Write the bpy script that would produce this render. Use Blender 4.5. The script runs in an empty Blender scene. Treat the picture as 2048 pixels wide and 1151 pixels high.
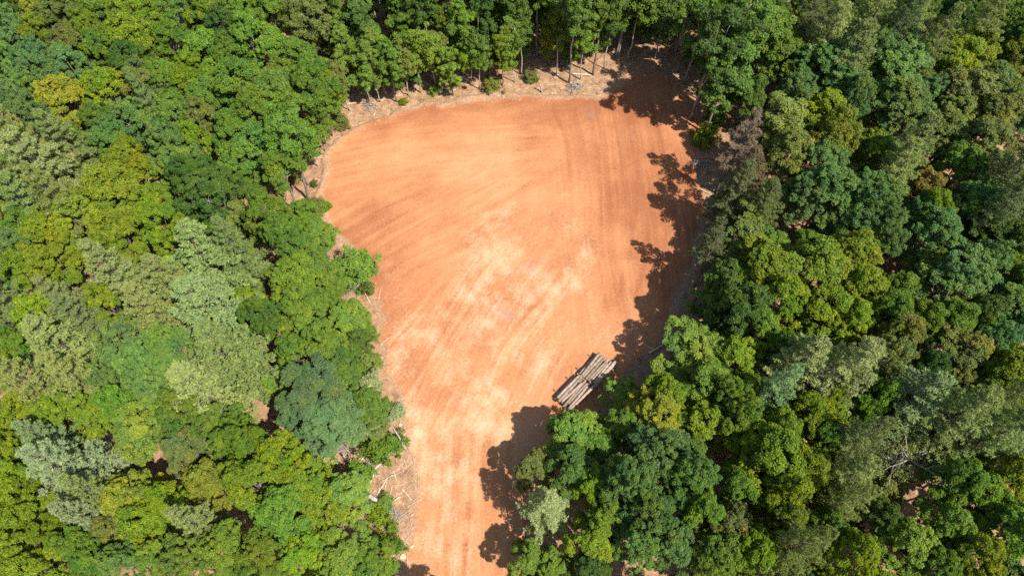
import bpy, math
import numpy as np
from mathutils import Vector

# ------------------------------------------------------------------ camera, sky, sun, exposure
sc = bpy.context.scene
COL = sc.collection
H_CAM, TILT, FPX = 85.0, math.radians(28.0), 1366.0      # drone height, tilt off straight-down, focal length for a 2048 px wide frame
cam_d = bpy.data.cameras.new('camera')
cam_d.sensor_width = 36.0
cam_d.lens = 36.0 * FPX / 2048.0
cam_d.clip_start, cam_d.clip_end = 0.5, 3000.0
cam = bpy.data.objects.new('camera', cam_d)
COL.objects.link(cam)
cam.location = (0, 0, H_CAM)
cam.rotation_euler = (TILT, 0, 0)
sc.camera = cam

SUN_EL = math.radians(56.0)
SUN_AZ = math.radians(-37.0)                              # direction TOWARDS the sun, counter-clockwise from +X
sun_dir = Vector((math.cos(SUN_AZ) * math.cos(SUN_EL), math.sin(SUN_AZ) * math.cos(SUN_EL), math.sin(SUN_EL)))
world = bpy.data.worlds.new('World')
sc.world = world
world.use_nodes = True
wn = world.node_tree
wn.nodes.clear()
sky = wn.nodes.new('ShaderNodeTexSky')
sky.sky_type = 'NISHITA'
sky.sun_disc = False
sky.sun_elevation = SUN_EL
sky.sun_rotation = math.atan2(sun_dir.x, sun_dir.y)
bg = wn.nodes.new('ShaderNodeBackground')
bg.inputs['Strength'].default_value = 0.115
wo = wn.nodes.new('ShaderNodeOutputWorld')
wn.links.new(sky.outputs[0], bg.inputs[0])
wn.links.new(bg.outputs[0], wo.inputs[0])
sun_d = bpy.data.lights.new('sun', 'SUN')
sun_d.energy = 5.0
sun_d.angle = math.radians(0.55)
sun_d.color = (1.0, 0.955, 0.89)
sun = bpy.data.objects.new('sun', sun_d)
COL.objects.link(sun)
sun.rotation_euler = sun_dir.to_track_quat('Z', 'Y').to_euler()
sc.view_settings.view_transform = 'Standard'
sc.view_settings.look = 'None'
sc.view_settings.exposure = 0.93
sc.view_settings.gamma = 1.0
sc.view_settings.use_curve_mapping = False
sc.render.engine = 'CYCLES'
sc.cycles.max_bounces = 6
sc.cycles.diffuse_bounces = 3
sc.cycles.glossy_bounces = 2
sc.cycles.transmission_bounces = 4
sc.cycles.use_adaptive_sampling = True
sc.cycles.adaptive_threshold = 0.02
sc.cycles.use_denoising = False

# ------------------------------------------------------------------ helpers
CT, ST = math.cos(TILT), math.sin(TILT)


def at(px, py, z=0.0):
    """The place at height z that shows at pixel (px, py) of the 2048 x 1151 photograph."""
    x, y = (px - 1024) / FPX, (575.5 - py) / FPX
    r = np.array([x, y * CT + ST, y * ST - CT])
    t = (H_CAM - z) / -r[2]
    return np.array([0, 0, H_CAM]) + r * t


def seen(p):
    d = np.asarray(p, float) - [0, 0, H_CAM]
    w = d[1] * ST - d[2] * CT
    return 1024 + FPX * d[0] / w, 575.5 - FPX * (d[1] * CT + d[2] * ST) / w, w


_TAB = {}


def lattice_noise(x, y, scale, seed):
    """Smooth value noise in 0..1 on numpy arrays."""
    if seed not in _TAB:
        _TAB[seed] = np.random.RandomState(seed).rand(256, 256)
    tab = _TAB[seed]
    u, v = np.asarray(x) / scale + 1000.3, np.asarray(y) / scale + 1000.7
    i, j = np.floor(u).astype(int), np.floor(v).astype(int)
    a, b = u - i, v - j
    a, b = a * a * (3 - 2 * a), b * b * (3 - 2 * b)
    t = lambda p, q: tab[p % 256, q % 256]
    return (t(i, j) * (1 - a) + t(i + 1, j) * a) * (1 - b) + (t(i, j + 1) * (1 - a) + t(i + 1, j + 1) * a) * b


def fbm(x, y, scale, seed, n=4):
    s, w, k = 0, 1.0, 0
    for o in range(n):
        s = s + w * lattice_noise(x, y, scale / 2 ** o, seed + o)
        k += w
        w *= 0.55
    return s / k


def sstep(a, b, x):
    t = np.clip((x - a) / (b - a), 0, 1)
    return t * t * (3 - 2 * t)


def build_mesh(name, verts, loops, starts, smooth=False, attrs=None, mat_idx=None):
    me = bpy.data.meshes.new(name)
    verts = np.asarray(verts, np.float32)
    me.vertices.add(len(verts))
    me.vertices.foreach_set('co', verts.ravel())
    me.loops.add(len(loops))
    me.loops.foreach_set('vertex_index', np.asarray(loops, np.int32))
    me.polygons.add(len(starts))
    me.polygons.foreach_set('loop_start', np.asarray(starts, np.int32))
    if mat_idx is not None:
        me.polygons.foreach_set('material_index', np.asarray(mat_idx, np.int32))
    me.update(calc_edges=True)
    me.polygons.foreach_set('use_smooth', np.full(len(starts), bool(smooth)))
    for k, v in (attrs or {}).items():
        a = me.attributes.new(k, 'FLOAT', 'POINT')
        a.data.foreach_set('value', np.asarray(v, np.float32))
    return me


class Tubes:
    """Collects tapered tubes into one mesh."""

    def __init__(self):
        self.v, self.l, self.s, self.m, self.n, self.nl = [], [], [], [], 0, 0

    def poly(self, idx, mat=0):
        self.s.append(self.nl)
        self.l.extend(idx)
        self.m.append(mat)
        self.nl += len(idx)

    def tube(self, pts, rad, n=6, cap=True, mat=0, capmat=None, rough=0.0, rng=None):
        pts = np.asarray(pts, float)
        k = len(pts)
        tan = np.gradient(pts, axis=0)
        tan /= np.linalg.norm(tan, axis=1)[:, None] + 1e-9
        ref = np.array([0, 0, 1.0]) if abs(tan[0][2]) < 0.8 else np.array([1.0, 0, 0])
        base = self.n
        for i in range(k):
            u = np.cross(tan[i], ref)
            u /= np.linalg.norm(u) + 1e-9
            w = np.cross(tan[i], u)
            for j in range(n):
                a = 2 * math.pi * j / n
                r = rad[i] * (1 + (rng.uniform(-rough, rough) if rough else 0))
                self.v.append(pts[i] + r * (math.cos(a) * u + math.sin(a) * w))
        self.n += k * n
        for i in range(k - 1):
            for j in range(n):
                a, b = base + i * n + j, base + i * n + (j + 1) % n
                self.poly((a, b, b + n, a + n), mat)
        if cap:
            cm = mat if capmat is None else capmat
            self.poly([base + j for j in range(n)][::-1], cm)
            self.poly([base + (k - 1) * n + j for j in range(n)], cm)

    def mesh(self, name, smooth=True):
        return build_mesh(name, np.array(self.v), self.l, self.s, smooth, mat_idx=self.m)


def leaf_mesh(name, C, N, T, L, W, tint, fold=0.18, hue=None):
    """One small folded diamond for each leaf spray."""
    N = N / (np.linalg.norm(N, axis=1)[:, None] + 1e-9)
    T = T - N * (T * N).sum(1)[:, None]
    T = T / (np.linalg.norm(T, axis=1)[:, None] + 1e-9)
    B = np.cross(N, T)
    L, W = np.asarray(L)[:, None], np.asarray(W)[:, None]
    n = len(C)
    V = np.empty((n, 4, 3))
    V[:, 0] = C - T * L * 0.5
    V[:, 1] = C + B * W * 0.5 + N * W * fold
    V[:, 2] = C + T * L * 0.5 - N * L * 0.10
    V[:, 3] = C - B * W * 0.5 + N * W * fold
    return build_mesh(name, V.reshape(-1, 3), np.arange(4 * n), np.arange(n) * 4, False, {'tint': np.repeat(tint, 4), 'hue': np.repeat(np.full(n, 0.5) if hue is None else hue, 4)})


def unit(v):
    return v / (np.linalg.norm(v, axis=-1, keepdims=True) + 1e-9)


# ------------------------------------------------------------------ materials
def new_mat(name):
    m = bpy.data.materials.new(name)
    m.use_nodes = True
    nt = m.node_tree
    nt.nodes.clear()
    out = nt.nodes.new('ShaderNodeOutputMaterial')
    return m, nt, out


def node(nt, t, **kw):
    n = nt.nodes.new(t)
    for k, v in kw.items():
        setattr(n, k, v)
    return n


def mix_rgb(nt, fac, a, b, blend='MIX'):
    n = node(nt, 'ShaderNodeMix', data_type='RGBA', blend_type=blend)
    for s, v in ((0, fac), (6, a), (7, b)):
        if isinstance(v, (int, float)):
            n.inputs[s].default_value = v
        elif isinstance(v, tuple):
            n.inputs[s].default_value = (*v, 1)
        else:
            nt.links.new(v, n.inputs[s])
    return n.outputs[2]


def math_n(nt, op, a, b=None, clamp=False):
    n = node(nt, 'ShaderNodeMath', operation=op, use_clamp=clamp)
    for i, v in enumerate((a, b)):
        if v is None:
            continue
        if isinstance(v, (int, float)):
            n.inputs[i].default_value = v
        else:
            nt.links.new(v, n.inputs[i])
    return n.outputs[0]


def ramp(nt, fac, stops):
    n = node(nt, 'ShaderNodeValToRGB')
    e = n.color_ramp.elements
    while len(e) < len(stops):
        e.new(0.5)
    for el, (p, c) in zip(e, stops):
        el.position = p
        el.color = (*c, 1) if len(c) == 3 else c
    nt.links.new(fac, n.inputs[0])
    return n.outputs[0]


def attr(nt, name):
    return node(nt, 'ShaderNodeAttribute', attribute_name=name).outputs['Fac']


def noise(nt, scale, detail=3.0, rough=0.55, vec=None):
    n = node(nt, 'ShaderNodeTexNoise')
    n.inputs['Scale'].default_value = scale
    n.inputs['Detail'].default_value = detail
    n.inputs['Roughness'].default_value = rough
    if vec is not None:
        nt.links.new(vec, n.inputs['Vector'])
    return n.outputs['Fac']


def leaf_material(name, trans, rough, spec):
    """Leaf colour comes from the tree's own object colour, varied from leaf to leaf."""
    m, nt, out = new_mat(name)
    info = node(nt, 'ShaderNodeObjectInfo')
    t = attr(nt, 'tint')
    lum = ramp(nt, t, [(0.0, (0.50, 0.56, 0.66)), (0.45, (1.0, 1.0, 1.0)), (0.8, (1.45, 1.32, 1.05)), (1.0, (2.0, 1.65, 1.2))])
    hue = ramp(nt, attr(nt, 'hue'), [(0.0, (0.74, 0.90, 1.15)), (0.5, (1.0, 1.0, 1.0)), (1.0, (1.30, 1.10, 0.80))])
    col = mix_rgb(nt, 1.0, mix_rgb(nt, 1.0, info.outputs['Color'], lum, 'MULTIPLY'), hue, 'MULTIPLY')
    b = node(nt, 'ShaderNodeBsdfPrincipled')
    nt.links.new(col, b.inputs['Base Color'])
    b.inputs['Roughness'].default_value = rough
    b.inputs['Specular IOR Level'].default_value = spec
    tr = node(nt, 'ShaderNodeBsdfTranslucent')
    nt.links.new(mix_rgb(nt, 1.0, col, (1.25, 1.15, 0.55), 'MULTIPLY'), tr.inputs[0])
    mx = node(nt, 'ShaderNodeMixShader')
    mx.inputs[0].default_value = trans
    nt.links.new(b.outputs[0], mx.inputs[1])
    nt.links.new(tr.outputs[0], mx.inputs[2])
    nt.links.new(mx.outputs[0], out.inputs[0])
    return m


M_LEAF = leaf_material('broad_leaf', 0.42, 0.5, 0.26)
M_NEEDLE = leaf_material('pine_needle', 0.36, 0.6, 0.24)


def bark_material(name, c1, c2, scale=3.0, vary=0.0):
    m, nt, out = new_mat(name)
    tc = node(nt, 'ShaderNodeTexCoord').outputs['Object']
    mp = node(nt, 'ShaderNodeMapping')
    mp.inputs['Scale'].default_value = (1, 1, 0.3)
    nt.links.new(tc, mp.inputs[0])
    f = noise(nt, scale, 5, 0.65, mp.outputs[0])
    col = ramp(nt, f, [(0.3, c1), (0.7, c2)])
    if vary:
        rnd = node(nt, 'ShaderNodeObjectInfo').outputs['Random']
        col = mix_rgb(nt, 1.0, col, ramp(nt, rnd, [(0.0, (1 - vary, 1 - vary * 1.1, 1 - vary * 1.2)), (1.0, (1 + vary, 1 + vary, 1 + vary))]), 'MULTIPLY')
    b = node(nt, 'ShaderNodeBsdfPrincipled')
    nt.links.new(col, b.inputs['Base Color'])
    b.inputs['Roughness'].default_value = 0.9
    b.inputs['Specular IOR Level'].default_value = 0.2
    bp = node(nt, 'ShaderNodeBump')
    bp.inputs['Strength'].default_value = 0.6
    bp.inputs['Distance'].default_value = 0.05
    nt.links.new(f, bp.inputs['Height'])
    nt.links.new(bp.outputs[0], b.inputs['Normal'])
    nt.links.new(b.outputs[0], out.inputs[0])
    return m


M_BARK = bark_material('bark', (0.10, 0.075, 0.055), (0.30, 0.25, 0.205))
M_PINEBARK = bark_material('pine_bark', (0.075, 0.055, 0.042), (0.20, 0.16, 0.13))
M_STEMBARK = bark_material('pale_bark', (0.22, 0.175, 0.135), (0.46, 0.39, 0.32))
M_DEAD = bark_material('weathered_wood', (0.16, 0.135, 0.11), (0.40, 0.355, 0.305))
M_LOGBARK = bark_material('log_bark', (0.115, 0.078, 0.054), (0.36, 0.28, 0.21), 3.5, 0.26)
M_PALEWOOD = bark_material('pale_stick_wood', (0.30, 0.215, 0.145), (0.62, 0.49, 0.37), 4.0, 0.25)
M_CUT = bark_material('cut_wood', (0.36, 0.23, 0.12), (0.58, 0.41, 0.24), 8.0)


def floor_material():
    m, nt, out = new_mat('leaf_litter')
    pos = node(nt, 'ShaderNodeNewGeometry').outputs['Position']
    big = noise(nt, 0.12, 3, 0.5, pos)
    mid = noise(nt, 0.9, 4, 0.6, pos)
    fine = noise(nt, 6.0, 3, 0.7, pos)
    c = ramp(nt, mid, [(0.28, (0.115, 0.062, 0.034)), (0.45, (0.235, 0.130, 0.070)), (0.62, (0.33, 0.195, 0.105)), (0.8, (0.40, 0.265, 0.15))])
    c = mix_rgb(nt, math_n(nt, 'MULTIPLY', sub_ramp(nt, fine, 0.52, 0.7), 0.55), c, (0.42, 0.295, 0.18))
    c = mix_rgb(nt, math_n(nt, 'MULTIPLY', sub_ramp(nt, big, 0.55, 0.7), 0.35), c, (0.17, 0.16, 0.06))
    b = node(nt, 'ShaderNodeBsdfPrincipled')
    nt.links.new(c, b.inputs['Base Color'])
    b.inputs['Roughness'].default_value = 0.95
    b.inputs['Specular IOR Level'].default_value = 0.15
    bp = node(nt, 'ShaderNodeBump')
    bp.inputs['Strength'].default_value = 0.8
    bp.inputs['Distance'].default_value = 0.12
    nt.links.new(fine, bp.inputs['Height'])
    nt.links.new(bp.outputs[0], b.inputs['Normal'])
    nt.links.new(b.outputs[0], out.inputs[0])
    return m


def sub_ramp(nt, f, a, b):
    n = node(nt, 'ShaderNodeMapRange', clamp=True)
    n.inputs['From Min'].default_value = a
    n.inputs['From Max'].default_value = b
    nt.links.new(f, n.inputs['Value'])
    return n.outputs[0]


def dirt_material():
    m, nt, out = new_mat('red_clay')
    pos = node(nt, 'ShaderNodeNewGeometry').outputs['Position']
    tone, pale, grey = attr(nt, 'tone'), attr(nt, 'pale'), attr(nt, 'grey')
    fine = noise(nt, 3.2, 5, 0.7, pos)
    grit = noise(nt, 11.0, 3, 0.7, pos)
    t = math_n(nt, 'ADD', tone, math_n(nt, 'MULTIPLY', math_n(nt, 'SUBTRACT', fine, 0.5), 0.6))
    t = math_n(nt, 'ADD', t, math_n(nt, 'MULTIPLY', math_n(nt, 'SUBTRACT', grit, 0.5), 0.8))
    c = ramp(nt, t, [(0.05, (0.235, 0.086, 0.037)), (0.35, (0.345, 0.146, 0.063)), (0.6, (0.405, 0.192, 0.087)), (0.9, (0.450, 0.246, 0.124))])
    p = math_n(nt, 'ADD', pale, math_n(nt, 'MULTIPLY', math_n(nt, 'SUBTRACT', grit, 0.5), 0.9))
    pf = sub_ramp(nt, math_n(nt, 'ADD', p, math_n(nt, 'MULTIPLY', math_n(nt, 'SUBTRACT', fine, 0.5), 0.8)), 0.28, 1.05)
    c = mix_rgb(nt, pf, c, (0.475, 0.315, 0.188))
    gf = math_n(nt, 'MULTIPLY', sub_ramp(nt, math_n(nt, 'ADD', grey, math_n(nt, 'MULTIPLY', math_n(nt, 'SUBTRACT', grit, 0.5), 1.2)), 0.3, 0.9), 0.75)
    c = mix_rgb(nt, gf, c, (0.26, 0.185, 0.145))
    lf = sub_ramp(nt, math_n(nt, 'ADD', attr(nt, 'litter'), math_n(nt, 'MULTIPLY', math_n(nt, 'SUBTRACT', grit, 0.5), 1.6)), 0.45, 0.75)
    c = mix_rgb(nt, math_n(nt, 'MULTIPLY', lf, 0.85), c, ramp(nt, fine, [(0.3, (0.17, 0.10, 0.058)), (0.7, (0.38, 0.255, 0.15))]))
    b = node(nt, 'ShaderNodeBsdfPrincipled')
    nt.links.new(c, b.inputs['Base Color'])
    b.inputs['Roughness'].default_value = 0.95
    b.inputs['Specular IOR Level'].default_value = 0.12
    bp = node(nt, 'ShaderNodeBump')
    bp.inputs['Strength'].default_value = 0.55
    bp.inputs['Distance'].default_value = 0.05
    nt.links.new(math_n(nt, 'ADD', fine, math_n(nt, 'MULTIPLY', grit, 0.5)), bp.inputs['Height'])
    nt.links.new(bp.outputs[0], b.inputs['Normal'])
    nt.links.new(b.outputs[0], out.inputs[0])
    return m


M_FLOOR, M_DIRT = floor_material(), dirt_material()

# ------------------------------------------------------------------ the clearing: outline, distance to it
OUT_PX = [(785, 1230), (798, 1110), (812, 1040), (832, 985), (818, 930), (806, 885), (815, 850), (792, 795), (770, 735), (764, 690), (752, 640), (733, 590), (712, 556), (688, 525),
          (664, 490), (645, 440), (634, 395), (638, 350), (648, 315), (656, 292), (692, 264), (742, 238), (800, 216), (860, 206), (920, 196), (990, 187), (1060, 188), (1130, 190),
          (1188, 192), (1214, 166), (1270, 138), (1340, 142), (1400, 186), (1422, 250), (1416, 300), (1412, 350), (1416, 420), (1404, 500), (1388, 560), (1360, 612), (1352, 650),
          (1320, 692), (1275, 722), (1240, 770), (1205, 825), (1150, 865), (1085, 930), (1058, 1000), (1052, 1100), (1062, 1230)]
OUT = np.array([at(*p)[:2] for p in OUT_PX])
_o = OUT.copy()
for _ in range(1):                                         # round the corners of the outline
    q = np.empty((2 * len(_o), 2))
    n1 = np.roll(_o, -1, 0)
    q[0::2], q[1::2] = 0.75 * _o + 0.25 * n1, 0.25 * _o + 0.75 * n1
    _o = q
OUT = _o


def sdf_exact(x, y):
    """Signed distance to the clearing's outline, negative inside."""
    x, y = np.atleast_1d(np.asarray(x, float)).ravel(), np.atleast_1d(np.asarray(y, float)).ravel()
    A, B = OUT, np.roll(OUT, -1, 0)
    d = np.full(len(x), 1e9)
    ins = np.zeros(len(x), bool)
    for a, b in zip(A, B):
        e = b - a
        t = np.clip(((x - a[0]) * e[0] + (y - a[1]) * e[1]) / (e @ e + 1e-9), 0, 1)
        d = np.minimum(d, np.hypot(x - a[0] - t * e[0], y - a[1] - t * e[1]))
        c = (a[1] > y) != (b[1] > y)
        ins ^= c & (x < (b[0] - a[0]) * (y - a[1]) / (b[1] - a[1] + 1e-12) + a[0])
    return np.where(ins, -d, d)


SX0, SY0, SST = -130.0, -34.0, 0.5
_sx, _sy = np.meshgrid(np.arange(SX0, 130.1, SST), np.arange(SY0, 156.1, SST), indexing='ij')
SDF_T = sdf_exact(_sx, _sy).reshape(_sx.shape)


def sdf(x, y):
    """The same distance read from a half-metre table."""
    x, y = np.atleast_1d(np.asarray(x, float)).ravel(), np.atleast_1d(np.asarray(y, float)).ravel()
    u = np.clip((x - SX0) / SST, 0, SDF_T.shape[0] - 1.001)
    v = np.clip((y - SY0) / SST, 0, SDF_T.shape[1] - 1.001)
    i, j = u.astype(int), v.astype(int)
    a, b = u - i, v - j
    return (SDF_T[i, j] * (1 - a) + SDF_T[i + 1, j] * a) * (1 - b) + (SDF_T[i, j + 1] * (1 - a) + SDF_T[i + 1, j + 1] * a) * b


def struct(name, me, mat):
    o = bpy.data.objects.new(name, me)
    COL.objects.link(o)
    me.materials.append(mat)
    o['kind'] = 'structure'
    return o


def grid_faces(nx, ny, keep=None):
    i, j = np.meshgrid(np.arange(nx - 1), np.arange(ny - 1), indexing='ij')
    a = (i * ny + j).ravel()
    f = np.stack([a, a + ny, a + ny + 1, a + 1], 1)
    return f if keep is None else f[keep]


def forest_height(x, y, d):
    """The forest floor: level at the clearing, gently uneven in the wood."""
    return (fbm(x, y, 16.0, 31, 3) - 0.5) * 1.3 * sstep(0.5, 10.0, d) + (fbm(x, y, 2.0, 35, 3) - 0.5) * 0.22 * sstep(0.0, 2.0, d)


fx = np.concatenate([[-900, -500, -260, -170], np.arange(-125, 125.1, 0.8), [170, 260, 500, 900]])
fy = np.concatenate([[-700, -300, -120, -60], np.arange(-28, 150.1, 0.8), [190, 280, 500, 1000]])
FX, FY = np.meshgrid(fx, fy, indexing='ij')
fd = sdf(FX, FY)
FZ = forest_height(FX.ravel(), FY.ravel(), fd) - 0.10 * (1 - sstep(-2.5, -0.8, fd)) * 1.0
FZ = np.where(fd < -0.8, -0.18, FZ)
ff = grid_faces(len(fx), len(fy))
floor_me = build_mesh('forest_floor', np.stack([FX.ravel(), FY.ravel(), FZ], 1), ff.ravel(), np.arange(len(ff)) * 4, True)
struct('forest_floor', floor_me, M_FLOOR)


def ground_z(x, y):
    d = sdf(x, y)
    return float(forest_height(np.array([x]), np.array([y]), d)[0]) if d[0] > 0 else 0.06


# the graded red-clay pad and its access track
gx = np.arange(OUT[:, 0].min() - 1.5, OUT[:, 0].max() + 1.5, 0.22)
gy = np.arange(OUT[:, 1].min() - 1.5, OUT[:, 1].max() + 1.5, 0.22)
GX, GY = np.meshgrid(gx, gy, indexing='ij')
X, Y = GX.ravel(), GY.ravel()
D = sdf(X, Y) + (fbm(X, Y, 2.6, 51, 4) - 0.5) * 1.8 + (fbm(X, Y, 9.0, 55, 2) - 0.5) * 1.0
w_ = Y * ST + H_CAM * CT
PX, PY = 1024 + FPX * X / w_, 575.5 - FPX * (Y * CT - H_CAM * ST) / w_      # where each spot of the pad lies in the site plan


def streak(ang, across, along, seed, bend=0.0):
    a = math.radians(ang)
    u = X * math.cos(a) + Y * math.sin(a)
    v = -X * math.sin(a) + Y * math.cos(a) + bend * (u / 30.0) ** 2 + (fbm(X, Y, 17, seed + 9, 2) - 0.5) * 4.0
    return 0.55 * fbm(u / along * across, v, across, seed, 3) + 0.45 * fbm(u / along * across * 0.6, v, across * 0.36, seed + 5, 3)


def blob(px, py, rx, ry, rot=0.0):
    a = math.radians(rot)
    dx, dy = PX - px, PY - py
    u, v = dx * math.cos(a) + dy * math.sin(a), -dx * math.sin(a) + dy * math.cos(a)
    return np.exp(-((u / rx) ** 2 + (v / ry) ** 2))


s_top = streak(9, 0.9, 26, 61, 5.0)           # grader passes along the far side
s_mid = streak(34, 0.85, 22, 71)
s_dia = streak(60, 0.8, 20, 81)
s_ver = streak(93, 0.7, 26, 91)
m_ver = sstep(1040, 1180, PX) * (1 - sstep(640, 740, PY)) + sstep(800, 900, PY)
m_ver = np.clip(m_ver, 0, 1)
m_dia = np.clip(sstep(480, 660, PY + 0.35 * (PX - 800)), 0, 1) * (1 - m_ver)
m_mid = sstep(330, 470, PY + 0.1 * (PX - 700)) * (1 - m_dia) * (1 - m_ver)
m_top = 1 - np.clip(m_ver + m_dia + m_mid, 0, 1)
stripe = s_top * m_top + s_mid * m_mid + s_dia * m_dia + s_ver * m_ver
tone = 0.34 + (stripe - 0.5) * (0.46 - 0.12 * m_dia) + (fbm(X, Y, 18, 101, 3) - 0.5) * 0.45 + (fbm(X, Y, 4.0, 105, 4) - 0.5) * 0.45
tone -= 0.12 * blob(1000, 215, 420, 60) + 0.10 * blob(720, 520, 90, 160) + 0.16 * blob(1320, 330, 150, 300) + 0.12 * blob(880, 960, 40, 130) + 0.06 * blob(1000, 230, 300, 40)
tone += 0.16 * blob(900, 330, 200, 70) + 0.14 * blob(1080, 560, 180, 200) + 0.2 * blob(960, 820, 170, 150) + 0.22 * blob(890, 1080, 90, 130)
patch = (fbm(X, Y, 4.5, 111, 5) - 0.5) * 2.6
pale = (0.95 * blob(1000, 436, 46, 24, -35) + 0.55 * blob(975, 500, 60, 60, -40) + 0.40 * blob(1060, 540, 110, 90) + 0.75 * blob(1165, 500, 36, 46) + 0.6 * blob(1110, 590, 60, 40)
        + 0.45 * blob(1040, 640, 100, 70) + 0.7 * blob(1245, 585, 26, 22) + 0.5 * blob(1050, 740, 170, 70, -55) + 0.45 * blob(940, 800, 90, 110) + 0.62 * blob(960, 600, 50, 40)
        + 0.72 * blob(830, 640, 50, 60, 60) + 0.6 * blob(770, 545, 40, 20, -25) + 0.5 * blob(770, 440, 70, 22, -20) + 0.75 * blob(770, 335, 8, 6) + 0.8 * blob(912, 292, 7, 6)
        + 0.6 * blob(887, 305, 8, 5) + 0.62 * blob(925, 262, 14, 8) + 1.0 * blob(792, 740, 26, 80, 15) + 1.1 * blob(828, 880, 22, 80) + 1.0 * blob(810, 1040, 30, 110)
        + 0.6 * blob(900, 1080, 70, 130) + 0.55 * blob(1000, 900, 60, 120) + 0.55 * blob(1225, 660, 60, 50) + 0.8 * blob(655, 300, 16, 14, -50) + 0.45 * blob(1150, 380, 60, 110)
        + 0.55 * blob(900, 940, 40, 60) + 0.45 * blob(640, 400, 20, 60))
rim = sstep(-2.2, -0.1, D)
far_rim = (1 - sstep(420, 560, PY)) * (1 - sstep(1150, 1230, PX))
track = streak(88, 0.55, 26, 121) * sstep(820, 930, PY)
pale += 0.42 * blob(1010, 560, 190, 190) + 0.5 * blob(850, 780, 80, 170, 15) + 0.5 * blob(870, 1040, 90, 170) + 0.3 * blob(1000, 760, 160, 120)
pale = 0.52 * pale * (0.64 + 0.50 * patch + 0.6 * (stripe - 0.5) + 1.3 * (fbm(X, Y, 1.4, 191, 3) - 0.5)) + 0.24 * (fbm(X, Y, 3.0, 131, 4) - 0.5) + 0.55 * rim * far_rim * (0.5 + patch) + 0.6 * (track - 0.42) * sstep(820, 930, PY) + 0.25 * m_dia * (s_dia - 0.45) * 2
grey = (0.75 * blob(1065, 535, 50, 22, -20) + 0.7 * blob(1020, 620, 70, 26, -20) + 0.5 * blob(1130, 215, 46, 16) + 0.5 * blob(1190, 235, 34, 16) + 0.45 * blob(858, 276, 16, 5)
        + 0.4 * blob(880, 230, 12, 5) + 0.5 * blob(1265, 275, 10, 14) + 0.5 * blob(1240, 300, 12, 8) + 0.6 * blob(1010, 445, 10, 4) + 0.45 * blob(1215, 690, 22, 26) + 0.4 * blob(1160, 500, 8, 20))
grey = grey * (0.55 + 1.8 * (fbm(X, Y, 2.2, 141, 4) - 0.42))
rut = np.zeros_like(X)
# crawler and tyre tracks: pairs of narrow cleated bands that follow the machine's passes
TRACKS = [[(660, 330), (800, 290), (960, 262), (1120, 262)], [(650, 372), (800, 330), (980, 292), (1140, 282)], [(655, 440), (800, 388), (960, 330), (1100, 300)],
          [(690, 520), (820, 440), (960, 360), (1080, 310)], [(720, 560), (860, 480), (1000, 390), (1090, 330)], [(1140, 300), (1150, 420), (1160, 560), (1150, 660)],
          [(1215, 270), (1222, 400), (1226, 520), (1215, 640)], [(1290, 310), (1285, 420), (1270, 540), (1240, 640)], [(1340, 330), (1330, 430), (1300, 520)],
          [(860, 1160), (872, 1000), (890, 860), (960, 720), (1040, 560)], [(905, 1160), (915, 1010), (960, 860), (1050, 720), (1110, 600)], [(950, 1160), (955, 1030), (990, 900), (1090, 760)],
          [(835, 900), (850, 800), (900, 690), (980, 560)], [(800, 720), (850, 640), (930, 540)], [(990, 700), (1080, 690), (1180, 640)], [(860, 620), (960, 600), (1070, 640), (1120, 720)]]
track_n = fbm(X, Y, 2.4, 181, 3)
for ti, tr in enumerate(TRACKS):
    q = np.array([at(*p)[:2] for p in tr])
    for _ in range(3):
        n1 = np.empty((2 * len(q) - 2, 2))
        n1[0::2], n1[1::2] = 0.75 * q[:-1] + 0.25 * q[1:], 0.25 * q[:-1] + 0.75 * q[1:]
        q = np.vstack([q[:1], n1, q[-1:]])
    best, sgn, along, acc = np.full(len(X), 1e9), np.zeros(len(X)), np.zeros(len(X)), 0.0
    for a_, b_ in zip(q[:-1], q[1:]):
        e_ = b_ - a_
        L_ = math.hypot(*e_) + 1e-9
        t_ = np.clip(((X - a_[0]) * e_[0] + (Y - a_[1]) * e_[1]) / L_ ** 2, 0, 1)
        dx_, dy_ = X - a_[0] - t_ * e_[0], Y - a_[1] - t_ * e_[1]
        d_ = np.hypot(dx_, dy_)
        m_ = d_ < best
        best = np.where(m_, d_, best)
        sgn = np.where(m_, np.sign(dx_ * e_[1] - dy_ * e_[0]), sgn)
        along = np.where(m_, acc + t_ * L_, along)
        acc += L_
    ends = sstep(0, 4, along) * sstep(0, 4, acc - along)
    band = np.exp(-(((best - 1.0) / 0.30) ** 4)) * ends * sstep(0.34, 0.62, track_n + 0.12 * math.sin(ti * 2.1))
    cleat = 0.55 + 0.45 * np.sin(along * 2 * math.pi / 0.62)
    tone += (-0.15 if ti % 3 else 0.13) * band * cleat - 0.10 * np.exp(-(((best - 1.42) / 0.14) ** 2)) * ends * sstep(0.4, 0.6, track_n)
    rut += 0.6 * band * cleat
for off in (-0.95, 0.95):                                  # two wheel ruts down the track
    cx = (at(905, 1150)[0] + (Y - 8) * 0.035 + 0.35 * np.sin(Y / 7.0)) + off
    rut += np.exp(-((X - cx) / 0.28) ** 2) * sstep(820, 900, PY)
    tone -= 0.16 * np.exp(-((X - cx) / 0.34) ** 2) * sstep(820, 900, PY) * sstep(0.3, 0.6, track_n)
berm = np.exp(-((D + 0.3) / 0.7) ** 2) * far_rim * (0.08 + 0.22 * fbm(X, Y, 3, 151, 3))
Z = 0.06 + (stripe - 0.5) * 0.05 + (fbm(X, Y, 1.3, 161, 4) - 0.5) * 0.14 - 0.05 * rut + berm + (fbm(X, Y, 20, 165, 2) - 0.5) * 0.10 * sstep(0.5, 5, -D)
Z = Z - sstep(-0.4, 1.0, D) * 0.42
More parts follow.
